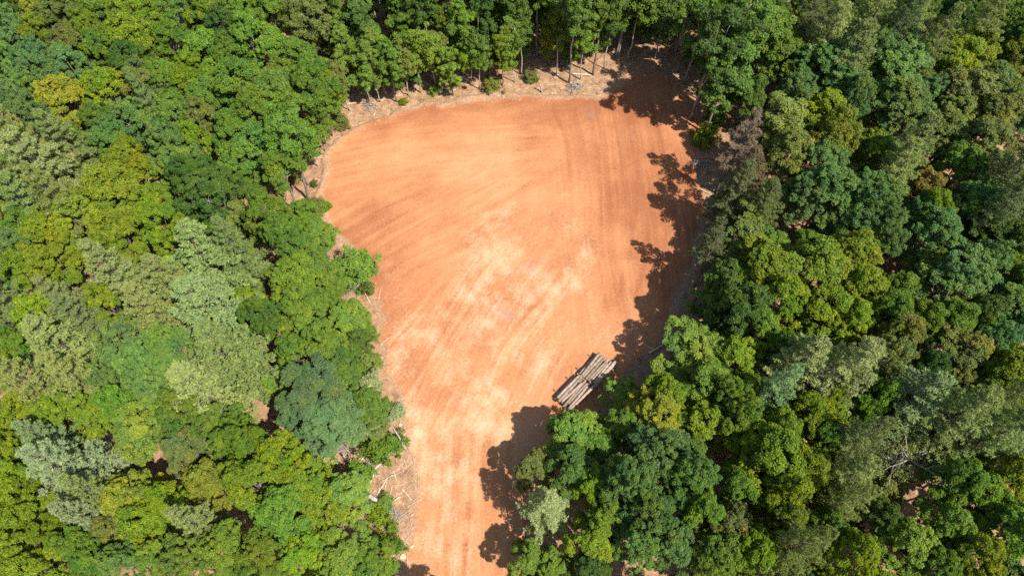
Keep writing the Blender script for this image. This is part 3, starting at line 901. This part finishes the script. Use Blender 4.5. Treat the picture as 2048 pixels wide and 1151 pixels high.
# trees whose foot shows at the edge of the clearing: foot x, y, height, radius, family, colour, lean (about x, about y), label
FEET = [
    (742, 214, 9.5, 1.7, 'stem', 'L', (-0.06, -0.06), 'first thin pale stem in the row along the far rim, counting from the pale corner'),
    (760, 205, 12.0, 1.9, 'stem', 'G', (0.00, -0.03), 'second thin pale stem in the row along the far rim, counting from the pale corner'),
    (818, 192, 11.0, 1.8, 'stem', 'O', (0.06, 0.00), 'third thin pale stem in the row along the far rim, counting from the pale corner'),
    (842, 186, 13.0, 2.0, 'stem', 'G', (-0.03, 0.03), 'fourth thin pale stem in the row along the far rim, counting from the pale corner'),
    (872, 172, 12.0, 1.9, 'stem', 'L', (0.03, 0.06), 'fifth thin pale stem in the row along the far rim, counting from the pale corner'),
    (945, 172, 10.0, 1.6, 'stem', 'Y', (-0.06, -0.06), 'sixth thin pale stem in the row along the far rim, counting from the pale corner'),
    (960, 178, 12.5, 1.8, 'stem', 'G', (0.00, -0.03), 'seventh thin pale stem in the row along the far rim, counting from the pale corner'),
    (1030, 165, 13.0, 1.9, 'stem', 'L', (0.06, 0.00), 'eighth thin pale stem in the row along the far rim, counting from the pale corner'),
    (1046, 150, 15.0, 2.1, 'stem', 'G', (-0.03, 0.03), 'ninth thin pale stem in the row along the far rim, counting from the pale corner'),
    (1112, 150, 14.0, 2.0, 'stem', 'G', (0.03, 0.06), 'tenth thin pale stem in the row along the far rim, counting from the pale corner'),
    (1160, 158, 15.0, 2.0, 'stem', 'G', (-0.06, -0.06), 'eleventh thin pale stem in the row along the far rim, counting from the pale corner'),
    (1208, 138, 16.0, 2.2, 'stem', 'D', (0.00, -0.03), 'twelfth thin pale stem in the row along the far rim, counting from the pale corner'),
    (1256, 116, 16.0, 2.4, 'stem', 'G', (0.06, 0.00), 'thirteenth thin pale stem in the row along the far rim, counting from the pale corner'),
    (1310, 118, 15.0, 2.4, 'stem', 'D', (-0.03, 0.03), 'fourteenth thin pale stem in the row along the far rim, counting from the pale corner'),
    (636, 330, 11.0, 1.9, 'stem', 'G', (0.03, 0.01), 'thin pale stem leaning out just below the pale clearing corner'),
    (628, 268, 12.0, 2.0, 'stem', 'L', (-0.06, -0.11), 'thin pale stem inside the wood above the pale clearing corner'),
    (700, 222, 10.0, 1.7, 'stem', 'O', (0.00, -0.08), 'thin olive-crowned stem on the bare bank of the upper rim'),
    (795, 203, 13.0, 2.3, 'edge', 'G', (0, 0), 'slender green tree with pale stem at the far rim, beside two thin stems'),
    (772, 190, 14.0, 2.4, 'edge', 'L', (0, -.03), 'thin-stemmed tree just inside the wood behind the slender pale-stemmed rim tree'),
    (905, 188, 10.5, 1.8, 'edge', 'L', (.03, -.04), 'thin leaning stem tree with light crown at the middle of the far rim'),
    (890, 174, 11.5, 2.0, 'edge', 'O', (0, 0), 'olive slender tree close behind the thin leaning stem at the far rim'),
    (928, 148, 15.0, 2.5, 'edge', 'G', (0, 0), 'straight slender tree with bare lower stem behind the far rim centre'),
    (981, 158, 12.5, 2.0, 'edge', 'D', (0, 0), 'dark slender tree next to the yellow-green drooping sapling at the far rim'),
    (1004, 172, 12.0, 2.0, 'edge', 'Y', (0, .03), 'yellow-green sunlit slim tree standing out against the dark far wood'),
    (1074, 112, 20.0, 3.6, 'tall', 'G', (0, 0), 'tall tree with thick bare stem beside a second stem, dark far wood'),
    (1090, 106, 18.5, 3.0, 'tall', 'G', (0, .02), 'tall tree close beside the thick-stemmed tree in the dark far wood'),
    (1137, 166, 20.0, 3.4, 'tall', 'G', (0, .02), 'tall straight single-stemmed tree at the far rim near the dark soil'),
    (1186, 150, 20.0, 3.6, 'tall', 'G', (0, .05), 'tall twin-stemmed tree at the far rim corner by the shaded red soil'),
    (1232, 118, 19.0, 3.3, 'tall', 'D', (0, .05), 'tall leaning tree behind the shaded red soil at the far corner'),
    (862, 122, 17.0, 3.0, 'tall', 'D', (0, 0), 'tall dark tree behind the far rim, its bare stem in shade'),
    (1100, 128, 9.0, 1.6, 'sapling', 'Y', (0, 0), 'small sunlit yellow-green sapling among the tall bare stems of far wood'),
    (660, 272, 12.0, 2.0, 'edge', 'L', (.02, -.06), 'thin pale-stemmed tree leaning away from the clearing at its upper corner'),
    (650, 304, 8.5, 1.5, 'sapling', 'G', (0, -.06), 'thin bare-stemmed sapling on the pale corner of the clearing'),
    (619, 402, 18.0, 3.8, 'tall', 'G', (.02, -.04), 'big pale-trunked tree whose bare trunk foots at the clearing side'),
    (606, 318, 16.0, 3.2, 'edge', 'G', (0, -.05), 'tree with forked stems behind the pale clearing corner'),
    (684, 238, 11.0, 1.9, 'edge', 'Y', (.04, 0), 'small yellow-green tree with low boughs above the bare rim ground'),
    (706, 180, 13.0, 2.3, 'edge', 'L', (0, 0), 'light green tree with long low bough at the upper rim'),
    (742, 150, 15.0, 2.8, 'edge', 'D', (0, 0), 'dark tree filling the wood behind the upper rim'),
    (660, 150, 16.5, 3.0, 'edge', 'O', (0, 0), 'thin-crowned tree with bare twigs above the upper rim'),
    (820, 120, 15.0, 2.8, 'edge', 'G', (0, 0), 'mid-green slim tree behind the pale-stemmed tree of the far rim'),
    (955, 105, 16.0, 3.0, 'tall', 'D', (0, 0), 'dark slim tree deep in the wood behind the far rim centre'),
    (1025, 100, 16.0, 2.9, 'edge', 'G', (0, 0), 'green slim tree behind the sunlit yellow-green tree of the far rim'),
    (1150, 95, 18.0, 3.2, 'tall', 'D', (0, 0), 'dark tall tree behind the straight single stem at the far rim'),
    (1290, 80, 18.0, 3.2, 'tall', 'D', (0, 0), 'dark tall tree in the deep shade beyond the shaded red soil'),
    (1350, 100, 17.0, 3.2, 'tall', 'G', (0, 0), 'tall tree with pale stem showing high up, beyond shaded soil corner'),
    (1435, 228, 22.0, 4.8, 'tall', 'G', (0, .10), 'tall tree leaning outward on a long diagonal trunk by the shaded soil'),
    (1386, 236, 22.0, 4.6, 'tall', 'D', (0, -.02), 'tall dark tree standing at the corner of the shaded red soil'),
    (1410, 262, 19.0, 4.0, 'edge', 'D', (0, 0), 'dark tree casting shade below the shaded red soil corner'),
    (1408, 205, 14.0, 2.6, 'edge', 'B', (0, 0), 'blue-green slim tree lit at its tip beside the shaded soil corner'),
    (1388, 572, 15.5, 2.8, 'gaunt', 'Q', (-.02, .05), 'gaunt pine with dark leaning trunk rising from the shaded clearing edge'),
    (1432, 470, 17.0, 3.4, 'pine', 'Q', (0, .02), 'deep green pine throwing tiered shadows on the clearing'),
    (1430, 385, 18.5, 3.4, 'gaunt', 'W', (0, .02), 'gaunt brownish pine half bare of needles above the tiered shadows'),
    (1420, 640, 9.0, 2.4, 'edge', 'G', (0, 0), 'slim tree in shade just above the big bright green edge crown'),
    (1400, 288, 3.4, 1.3, 'shrub', 'Y', (0, 0), 'small sunlit shrub at the foot of the dark shaded edge trees'),
    (1418, 250, 2.6, 1.2, 'shrub', 'L', (0, 0), 'bright leafy shrub on bare ground below the leaning diagonal trunk'),
    (716, 552, 5.5, 2.5, 'sapling', 'L', (0, .05), 'lone bright green small tree leaning out over the clearing side'),
    (738, 588, 2.0, 0.7, 'shrub', 'O', (0, 0), 'thin twiggy shrub below the lone small tree at the clearing side'),
    (652, 412, 1.2, 0.8, 'shrub', 'Y', (0, 0), 'tiny yellow-green weed patch at the clearing side below the pale trunk'),
    (806, 208, 0.9, 0.5, 'shrub', 'Y', (0, 0), 'tiny shrub at the foot of the slender pale-stemmed rim tree'),
    (984, 176, 1.8, 1.0, 'shrub', 'O', (0, 0), 'low olive shrub at the foot of the dark slender tree'),
    (728, 940, 2.2, 1.1, 'shrub', 'L', (0, 0), 'small green shrub among the fallen pale poles'),
    (760, 905, 3.0, 1.3, 'shrub', 'G', (0, 0), 'green shrub beside the short stub among the fallen poles'),
    (660, 940, 2.8, 1.6, 'shrub', 'S', (0, 0), 'pale sage brush clump beside upright dry canes'),
    (690, 250, 2.2, 1.0, 'shrub', 'O', (0, 0), 'small olive shrub on the bare bank of the upper rim'),
    (870, 184, 1.2, 0.7, 'shrub', 'Y', (0, 0), 'yellowish low shrub on the dry bank of the far rim'),
    (1060, 158, 1.4, 0.9, 'shrub', 'O', (0, 0), 'olive low shrub on the dry bank below the tall stems'),
]
for px, py, h, r, fam, c, lean, lab in FEET:
    b = at(px, py)
    tree(fam, c, b[:2], h, r, lab, lean)
crown_tree(1800, 918, 66, 'dead', 'O', 13.0, 'leafless grey tree with tangled twigs among green crowns', variant=0)
crown_tree(1650, 782, 50, 'dead', 'P', 15.0, 'grey bare-branched tree half hidden beneath a pale sage pine', variant=1)
crown_tree(600, 985, 40, 'dead', 'Y', 6.5, 'low leafless grey tree amid yellow-green crowns near the fallen poles', variant=1)


# canopy and understory of the dark far wood, then every remaining hole of the forest
def gap_to(x, y):
    T_ = np.array(TREES)
    return np.hypot(T_[:, 0] - x, T_[:, 1] - y).min()


UNDER = ('understory_tree', 'understory tree')
for i in range(900):                                       # tall canopy whose crowns close above the photo's upper edge
    x, y = RNG.uniform(-36, 40), RNG.uniform(87, 116)
    if sdf(x, y)[0] > 4.5 and gap_to(x, y) > 4.6:
        tree(['oak', 'maple', 'tall'][RNG.randint(3)], 'DGG'[RNG.randint(3)], (x, y), RNG.uniform(17, 20), RNG.uniform(3.9, 4.8))
for i in range(700):                                       # small shaded trees between the stems
    x, y = RNG.uniform(-34, 38), RNG.uniform(80, 108)
    d_ = sdf(x, y)[0]
    if 3.0 < d_ < 24 and gap_to(x, y) > 2.5:
        tree(['edge', 'sapling', 'oak'][RNG.randint(3)], 'DGGLO'[RNG.randint(5)], (x, y), RNG.uniform(4.5, 9.0), RNG.uniform(1.6, 2.5), kind=UNDER)


def fill(x0, x1, y0, y1, step, gap, in_view):
    for gx_ in np.arange(x0, x1, step):
        for gy_ in np.arange(y0, y1, step):
            x, y = gx_ + RNG.uniform(-.4, .4) * step, gy_ + RNG.uniform(-.4, .4) * step
            if sdf(x, y)[0] < 3.4:
                continue
            px, py, _ = seen((x, y, 10.0))
            vis = -70 < px < 2118 and -50 < py < 1200
            if vis != in_view or not (-260 < px < 2400 and -170 < py < 1360) or gap_to(x, y) < gap * (0.74 if px > 1100 and py > 640 else 1):
                continue
            if in_view:
                if (520 < px < 800 and 800 < py < 1120) or (480 < px < 620 and 630 < py < 800) or math.hypot(px - 1800, py - 918) < 40:
                    continue
                c = 'DGGGY'[RNG.randint(5)] if px > 900 else 'GGYLO'[RNG.randint(5)]
                tree(['oak', 'maple'][RNG.randint(2)], c, (x, y), RNG.uniform(9, 12.5), RNG.uniform(2.7, 3.5), kind=UNDER)
            else:
                fam = ['oak', 'oak', 'maple', 'pine'][RNG.randint(4)]
                tree(fam, 'YGGBEO'[RNG.randint(6)] if fam != 'pine' else 'P', (x, y), RNG.uniform(14, 18), RNG.uniform(4.2, 5.2))


fill(-95, 95, 0, 118, 3.6, 3.9, True)
fill(-112, 112, -22, 132, 7.5, 6.6, False)

for i in range(1500):                                      # weeds, shrubs and seedlings that fringe the clearing
    x, y = RNG.uniform(-34, 36), RNG.uniform(8, 92)
    d_ = sdf(x, y)[0]
    px, py, _ = seen((x, y, 0.5))
    fringe = (px < 800 and 330 < py < 900) or (700 < px < 830 and py > 1000)
    if fringe and 0.4 < d_ < 4.2 and gap_to(x, y) > 1.15 and len(TREES) < 760:
        h_ = RNG.uniform(0.6, 2.3) * RNG.uniform(.6, 1)
        tree('shrub', 'OYGLOS'[RNG.randint(6)], (x, y), h_, RNG.uniform(.35, .95) * (0.7 + 0.25 * h_))

# every tree's label: its look, the tree it stands beside, and where its crown shows
USED = set()
PTS = np.array([(a[2], a[3]) for a in AUTO])
for i, (e, auto, px, py, r, word, noun) in enumerate(AUTO):
    inside = -40 < px < 2088 and -40 < py < 1191
    if not auto:
        continue
    if not inside:
        e['label'] = 'forest %s standing beyond the edge of the photo' % noun.split(' ')[-1]
        e['group'] = 'trees beyond the edge of the photo'
        continue
    d = np.hypot(PTS[:, 0] - px, PTS[:, 1] - py)
    d[i] = 1e9
    other = [k for k in np.argsort(d)[:6] if AUTO[k][5] != word]
    k = other[0] if other else int(np.argmin(d))
    side = 'below' if py - AUTO[k][3] > abs(px - AUTO[k][2]) else 'above' if AUTO[k][3] - py > abs(px - AUTO[k][2]) else 'beside'
    size = 'small ' if r < 2.6 else 'large ' if r > 4.9 else ''
    size = '' if ' ' in word else size
    for bump in range(4):                                  # two crowns on one spot: the lower one is counted a hundredth further down
        lab = '%s%s %s %s a %s one, %s percent across, %s percent down' % (size, word, noun, side, AUTO[k][5], spoken(round(px / 20.48)), spoken(round(py / 11.51) + bump))
        if lab not in USED:
            break
    USED.add(lab)
    e['label'] = lab
    if len(e['label'].replace('-', ' ').split()) > 19:
        e['label'] = e['label'].replace(size, '', 1) if size else e['label']
    e['group'] = 'forest trees around the clearing'


# ------------------------------------------------------------------ the two log stacks
def thing_mesh(name, me, mats, label, cat, group=None, loc=(0, 0, 0), rot=(0, 0, 0)):
    o = bpy.data.objects.new(name, me)
    for m in mats:
        if m.name not in [x.name for x in me.materials if x]:
            me.materials.append(m)
    COL.objects.link(o)
    o.location, o.rotation_euler = loc, rot
    o['label'], o['category'] = label, cat
    if group:
        o['group'] = group
    return o


def log_mesh(seed, L, r0, r1):
    rng = np.random.RandomState(seed)
    tb = Tubes()
    n = 7
    x = np.linspace(-L / 2, L / 2, n)
    pts = np.stack([x, np.cumsum(rng.normal(0, .012, n)), np.cumsum(rng.normal(0, .010, n))], 1)
    tb.tube(pts, np.linspace(r0, r1, n) * (1 + rng.uniform(-.05, .05, n)), 10, True, 0, 1, 0.06, rng)
    return tb.mesh('log%d' % seed, True)


ORD = ['first', 'second', 'third', 'fourth', 'fifth', 'sixth', 'seventh', 'eighth', 'ninth', 'tenth', 'eleventh']
pA, pB = at(1104, 790, 0.9), at(1147, 744, 0.9)            # clearing-side edge of the near stack
ldir = unit((pB - pA)[:2])
LOGL = float(np.linalg.norm((pB - pA)[:2]))
lper = np.array([ldir[1], -ldir[0]])                       # away from the clearing
log_rng = np.random.RandomState(9)
LY = ['bottom', 'middle', 'top']


def log_stack(which, start, nrow, L, layers):
    d0 = 0.37
    mid0 = np.array(start) + ldir * L / 2
    for ly in range(layers):
        cnt = nrow - ly
        off = 0.0
        for k in range(cnt):
            dia = d0 * log_rng.uniform(0.72, 1.28)
            c = mid0 + lper * (0.2 + ly * 0.21 + off + dia / 2) + ldir * log_rng.uniform(-.34, .34)
            off += dia * 0.99
            z = 0.22 + 0.2 + ly * 0.345 + log_rng.uniform(-.02, .03)
            ang = math.atan2(ldir[1], ldir[0]) + log_rng.normal(0, 0.035) + (math.pi if log_rng.rand() < .5 else 0)
            me = log_mesh(1000 + int(log_rng.randint(1e6)), L * log_rng.uniform(0.84, 1.06), dia / 2 * 1.06, dia / 2 * 0.88)
            thing_mesh('log', me, [M_LOGBARK, M_CUT],
                       '%s-layer log in the %s stack, %s from the open clearing' % (LY[ly + 3 - layers], which, ORD[k]), 'log', 'cut logs stacked at the clearing edge',
                       (c[0], c[1], z), (log_rng.rand() * 6.28, log_rng.normal(0, .012), ang))


s0 = pA[:2]
log_stack('lower', s0, 9, LOGL, 3)
s1 = s0 + ldir * (LOGL * 1.06) + lper * 0.15
L2 = float(np.linalg.norm((at(1193, 702, 0.9) - at(1149, 745, 0.9))[:2]))
log_stack('upper', s1, 9, L2, 3)
for i, (st, ll, lab) in enumerate([(s0, 0.22, 'thin bearer log poking out beneath the lower stack, near its cut-end side'), (s0, 0.8, 'thin bearer log poking out beneath the lower stack, near the upper stack'),
                                   (s1, 0.2, 'thin bearer log poking out beneath the upper stack, near the lower stack'), (s1, 0.8, 'thin bearer log poking out beneath the upper stack at its far end')]):
    c = st + ldir * LOGL * ll + lper * 1.75
    thing_mesh('bearer_log', log_mesh(1200 + i, 4.5, 0.1, 0.08), [M_LOGBARK, M_CUT], lab, 'log', 'bearer logs under the stacks', (c[0], c[1], 0.13), (0, 0, math.atan2(lper[1], lper[0]) + 0.03 * i))


# ------------------------------------------------------------------ fallen poles, stubs, dry canes, stones
def pole(name, p0, p1, r0, r1, mat, label, cat, group=None, n=6, wob=0.03, seed=0):
    rng = np.random.RandomState(seed + 31)
    p0, p1 = np.array(p0, float), np.array(p1, float)
    c = p0.copy()
    tb = Tubes()
    pts = bend_path(rng, (0, 0, 0), p1 - c, 7, wob)
    tb.tube(pts, np.linspace(r0, r1, 7), n, True, 0, 1, 0.06, rng)
    return thing_mesh(name, tb.mesh(name), [mat, M_CUT], label, cat, group, tuple(c))


def fallen(px0, py0, px1, py1, r, label, lift=0.0, mat=None, seed=0):
    r *= 1.35
    a, b = at(px0, py0), at(px1, py1)
    a[2], b[2] = ground_z(a[0], a[1]) + r, ground_z(b[0], b[1]) + r + lift
    if lift:
        b2 = at(px1, py1, b[2])
        b = np.array([b2[0], b2[1], b[2]])
    pole('fallen_pole', a, b, r, r * 0.55, mat or M_PALEWOOD, label, 'fallen pole', 'fallen poles along the clearing edge', seed=seed)


FALL = [
    (722, 968, 798, 888, .11, 'longest pale fallen pole slanting across the debris ground'), (734, 984, 749, 943, .09, 'pale pole lying just below the longest fallen pole, nearly upright in the photo'),
    (751, 992, 775, 955, .06, 'thin pale stick on the debris ground beside the thick grey snag log'), (723, 925, 742, 900, .07, 'brown pole leading down from the shaded trees beside the debris ground'),
    (768, 904, 794, 867, .08, 'pale pole lying parallel above the longest fallen pole'), (786, 940, 792, 961, .05, 'short pale stick alone in the middle of the debris ground'),
    (769, 983, 775, 958, .045, 'very thin stick beside the thin pale stick on the debris ground'), (784, 1007, 789, 992, .045, 'short stick lying near the grey stump foot'),
    (794, 1059, 795, 1075, .05, 'short upright-looking stick beside the pale stones by the track'), (803, 975, 823, 1000, .05, 'dark thin stick crossing onto the edge of the track'),
    (804, 822, 812, 808, .05, 'thin pale stick near the track above the leaning snag'), (652, 316, 612, 318, .07, 'pale pole lying on the bank beside the pale clearing corner'),
    (694, 209, 729, 207, .09, 'pale pole lying level on the bare upper rim'), (748, 233, 752, 222, .07, 'short pale pole on the rim pointing at the clearing'),
    (885, 191, 912, 180, .08, 'pale pole lying slantwise at the foot of the thin leaning stems'), (1010, 144, 1030, 137, .08, 'pale pole lying by the dark wood at the far rim'),
    (1140, 150, 1182, 152, .11, 'dark fallen trunk between two tall stems at the far rim'), (803, 215, 820, 213, .06, 'small pale stick by the slender rim tree foot'),
    (1030, 184, 1041, 178, .06, 'small stick at the clearing line below the tall stems'), (925, 155, 938, 163, .07, 'short fallen pole at the foot of the straight slender tree'),
    (1090, 172, 1120, 168, .05, 'thin stick on the dry grass bank near the far corner'), (640, 208, 668, 200, .08, 'pole lying in the wood edge behind the upper rim'),
    (700, 556, 726, 580, .05, 'dark thin stick at the clearing side below the lone small tree'), (758, 600, 764, 570, .04, 'thin dark twig standing up from the soil near the lone small tree'),
    (740, 605, 722, 566, .05, 'dark stick lying along the clearing side edge'), (762, 690, 778, 676, .05, 'grey stick on the pale soil by the clearing side'),
    (660, 470, 684, 492, .05, 'grey twiggy stick at the clearing side above the lone small tree'), (1297, 706, 1330, 686, .10, 'broken dark bough lying at the edge below the tree shadows'),
    (1310, 700, 1288, 690, .06, 'short forked piece of the broken dark bough at the edge'), (1440, 500, 1462, 492, .06, 'pale bent branch lying in the deep shade of the edge trees'),
    (1400, 380, 1425, 390, .06, 'pale stick lying in the shade beneath the gaunt brownish pine'), (572, 1034, 622, 1012, .09, 'grey dead pole in the gap amid yellow-green crowns'),
    (590, 1000, 612, 1006, .08, 'grey dead pole lying above the other in the gap amid yellow-green crowns'), (700, 942, 736, 904, .09, 'bleached pole under the edge of the teal tiered trees'), (755, 1026, 800, 992, .08, 'bleached pole slanting below the thick grey snag log'),
    (760, 962, 806, 942, .06, 'thin bleached pole crossing the middle of the debris ground towards the track'), (742, 916, 762, 888, .08, 'short bleached pole beside the short pale stub'),
    (788, 906, 812, 926, .06, 'bleached pole lying below the foot of the leaning snag'), (735, 1042, 772, 1056, .07, 'bleached pole on the litter beside the pale clay lumps'),
    (649, 956, 672, 966, .10, 'curved bare log piece showing between yellow-green crowns'),
]
for i, f in enumerate(FALL):
    fallen(*f, seed=i)

a = at(772, 1012)
b = at(712, 975, 2.2)
pole('snag_log', (a[0], a[1], ground_z(a[0], a[1]) + .1), b, 0.30, 0.24, M_DEAD, 'thick grey broken snag log propped at the debris ground edge', 'snag', n=9, wob=.02)
a = at(813, 900)
pole('dead_snag', (a[0], a[1], -0.2), at(785, 852, 4.6), 0.17, 0.07, M_DEAD, 'pale leaning dead snag standing at the side of the track', 'snag', n=7, wob=.03)
for i, (px, py, dz, lab) in enumerate([(775, 918, 1.2, 'short pale stub standing below the leaning snag'), (698, 921, 1.8, 'grey stub leaning at the edge of the blue-green tiered tree'),
                                       (660, 272, 0.5, 'pale cut stump at the foot of the thin pale-stemmed corner tree'), (1084, 185, 1.6, 'slim pale stub on the far rim bank')]):
    a = at(px, py)
    z = ground_z(a[0], a[1])
    pole('stub', (a[0] - (.5 if i == 2 else 0), a[1], z - .2), (a[0] - .4, a[1] + .3, z + dz), 0.15, 0.11, M_DEAD, lab, 'stump', n=7, seed=60 + i)
for i in range(9):
    a = at(641 + i * 2.2, 934 + (i * 7) % 6)
    z = ground_z(a[0], a[1])
    pole('dry_cane', (a[0], a[1], z - .1), (a[0] - 0.25 + 0.07 * i, a[1] + 1.6 + 0.12 * ((i * 5) % 4), z + 1.4 + 0.1 * (i % 3)), 0.035, 0.015, M_PALEWOOD,
         'upright dry cane in the tuft below the teal tiered tree', 'cane', 'dry canes in one tuft', n=4, seed=80 + i)


def brush_mesh(seed):
    rng = np.random.RandomState(seed)
    tb = Tubes()
    for _ in range(70):
        a, ln = rng.rand() * 6.283, rng.uniform(.5, 2.2)
        c = np.array([rng.normal(0, .7), rng.normal(0, .5), 0.0])
        c[2] = max(.04, rng.uniform(0, .75) * math.exp(-(c[0] ** 2 + c[1] ** 2)))
        d = np.array([math.cos(a), math.sin(a) * .8, rng.normal(0, .22)]) * ln / 2
        r = rng.uniform(.012, .05)
        tb.tube([c - d, c + rng.normal(0, .08, 3), c + d], [r, r * .8, r * .4], 4, cap=False)
    return tb.mesh('brush%d' % seed)


for i, (px, py, s_, lab) in enumerate([(688, 895, 1.1, 'grey brush heap beside the teal tiered trees'), (650, 972, 1.4, 'brush heap showing between yellow-green crowns by the debris ground'),
                                       (742, 938, 1.0, 'low brush heap under the longest fallen pole'), (704, 582, .9, 'brush heap at the clearing side below the lone bright green small tree'),
                                       (624, 312, 1.0, 'brush heap on the bank by the pale clearing corner'), (738, 212, 1.0, 'brush heap on the bare upper rim'),
                                       (878, 180, .9, 'brush heap at the middle of the far rim bank'), (1150, 176, 1.1, 'brush heap by the tall straight stem at the far rim'),
                                       (792, 1030, .8, 'thin brush heap beside the lower track'), (1400, 330, 1.1, 'brush heap in shade at the clearing edge'), (1800, 925, 2.2, 'broad grey brush tangle beneath the leafless grey tree')]):
    a = at(px, py)
    o = thing_mesh('brush_pile', brush_mesh(950 + i), [M_DEAD], lab, 'brush pile', None, (a[0], a[1], ground_z(a[0], a[1])), (0, 0, i * 1.1))
    o.scale = (s_, s_, s_)
    o['kind'] = 'stuff'


def stone_mesh(seed):
    rng = np.random.RandomState(seed)
    n, m = 8, 6
    V, F = [], []
    ph = rng.rand(4) * 6.28
    for i in range(m + 1):
        th = math.pi * i / m
        for j in range(n):
            a = 2 * math.pi * j / n
            r = 1 + 0.16 * math.sin(2 * a + ph[0]) + 0.12 * math.sin(3 * a + 2 * th + ph[1]) + rng.uniform(-.09, .09)
            V.append((r * math.sin(th) * math.cos(a), 0.8 * r * math.sin(th) * math.sin(a), 0.5 * r * math.cos(th)))
    L, S = [], []
    for i in range(m):
        for j in range(n):
            S.append(len(L))
            L += [i * n + j, (i + 1) * n + j, (i + 1) * n + (j + 1) % n, i * n + (j + 1) % n]
    return build_mesh('stone%d' % seed, V, L, S, False)


M_STONE = bark_material('pale_clay_clod', (0.42, 0.28, 0.15), (0.66, 0.48, 0.28), 5.0)
for i, (px, py, s, lab) in enumerate([(783, 1052, .50, 'largest pale clay lump beside the lower track'), (801, 849, .26, 'small pale clay lump near the leaning snag'),
                                      (788, 1118, .28, 'pale clay lump low beside the track'), (806, 1112, .40, 'broad pale clay lump at the lower track edge'), (776, 1012, .42, 'grey-looking clay lump at the foot of the snag log'),
                                      (824, 1092, .24, 'little clay lump on the edge of the lower track')]):
    a = at(px, py)
    o = thing_mesh('clay_lump', stone_mesh(900 + i), [M_STONE], lab, 'clod', 'clay lumps beside the track', (a[0], a[1], ground_z(a[0], a[1]) + s * .2), (0, 0, i * 1.3))
    o.scale = (s, s, s)


# twig litter and dry grass that nobody could count: one object each
def scatter(name, label, cat, n, accept, make):
    rng = np.random.RandomState(len(name) * 7 + n)
    V, L, S = [], [], []
    k = 0
    xs = rng.uniform(-75, 75, n * 14)
    ys = rng.uniform(3, 112, n * 14)
    d = sdf(xs, ys)
    w = ys * ST + H_CAM * CT
    px, py = 1024 + FPX * xs / w, 575.5 - FPX * (ys * CT - H_CAM * ST) / w
    ok = np.where(accept(xs, ys, d, px, py, rng))[0][:n]
    zz = np.where(d > 0, forest_height(xs, ys, d), 0.07)
    for i in ok:
        vs = make(rng, np.array([xs[i], ys[i], zz[i]]))
        for q in vs:
            S.append(len(L))
            L += list(range(k, k + len(q)))
            V += q
            k += len(q)
    me = build_mesh(name, np.array(V), L, S, False)
    return me


def twig(rng, p):
    a = rng.rand() * 6.283
    big = 1.7 if (-26 < p[0] < -8 and 6 < p[1] < 32) else 1.0
    ln = rng.uniform(0.25, 1.5) * rng.uniform(.5, 1) * big
    r = rng.uniform(0.012, 0.035) * (1.2 if big > 1 else 1)
    d = np.array([math.cos(a), math.sin(a), rng.normal(0, .06)])
    s = np.array([-d[1], d[0], 0]) * r
    u = np.array([0, 0, r * 2.0])
    A, B = p + np.array([0, 0, .02]), p + d * ln + np.array([0, 0, .03])
    return [[A - s, B - s * .6, B + u, A + u], [A + u, B + u, B + s * .6, A + s]]


def tuft(rng, p):
    out = []
    for _ in range(5):
        a = rng.rand() * 6.283
        h = rng.uniform(.12, .42)
        d = np.array([math.cos(a), math.sin(a), 0])
        s = np.array([-d[1], d[0], 0]) * .025
        q = p + rng.normal(0, .12, 3) * np.array([1, 1, 0])
        out.append([q - s, q + s, q + d * h * .7 + np.array([0, 0, h])])
    return out


def near_edge(lo, hi, rim):
    def f(x, y, d, px, py, rng):
        left = (px > 560) & (px < 860) & (py > 790) & (py < 1140)
        far = (py < 330) & (px > 590) & (px < 1230)
        side = (px < 860) & (py >= 330)
        t = np.where(left, 4.0, np.where(far, 3.0, np.where(side, 1.5, 0.7)))
        return (d > lo) & (d < hi * np.clip(t, .6, 2)) & (rng.rand(len(x)) < t / 4.0)
    return f


bs = scatter('bark_scraps', '', '', 260, lambda x, y, d, px, py, rng: (np.hypot(px - 1150, (py - 770) * 1.1) < 95 * rng.rand(len(x)) ** .5), twig)
thing = thing_mesh('bark_scraps', bs, [M_LOGBARK], 'bark scraps and splinters lying around the log stacks', 'bark')
thing['kind'] = 'stuff'
tw = scatter('twig_litter', '', '', 2600, near_edge(-1.2, 5.0, 1), twig)
thing = thing_mesh('twig_litter', tw, [M_PALEWOOD], 'scattered twigs and sticks littering the ground around the clearing', 'twigs')
thing['kind'] = 'stuff'


def clod(rng, p):
    s_ = rng.uniform(.03, .09) * rng.uniform(.6, 1.3)
    q = [p + s_ * np.array([math.cos(a), math.sin(a), 0]) * rng.uniform(.7, 1.2) for a in (0.3, 2.4, 4.4)]
    t_ = p + np.array([rng.normal(0, .2) * s_, rng.normal(0, .2) * s_, s_ * 1.1])
    return [[q[0], q[1], t_], [q[1], q[2], t_], [q[2], q[0], t_]]


M_CLOD = bark_material('clay_clod', (0.26, 0.11, 0.05), (0.46, 0.25, 0.13), 2.0)
cl = scatter('soil_clods', '', '', 5000, lambda x, y, d, px, py, rng: (d < 0.8) & (d > -30) & (rng.rand(len(x)) < np.where(d > -3, .9, .16)), clod)
thing = thing_mesh('soil_clods', cl, [M_CLOD], 'loose soil clods strewn over the red clay pad', 'clods')
thing['kind'] = 'stuff'
M_DRY = bark_material('dry_grass_blade', (0.30, 0.22, 0.10), (0.46, 0.36, 0.19), 3.0)
tg = scatter('dry_grass', '', '', 2600, near_edge(-0.4, 4.0, 1), tuft)
thing = thing_mesh('dry_grass', tg, [M_DRY], 'dry grass and weed stubble along the rim of the clearing', 'grass')
thing['kind'] = 'stuff'
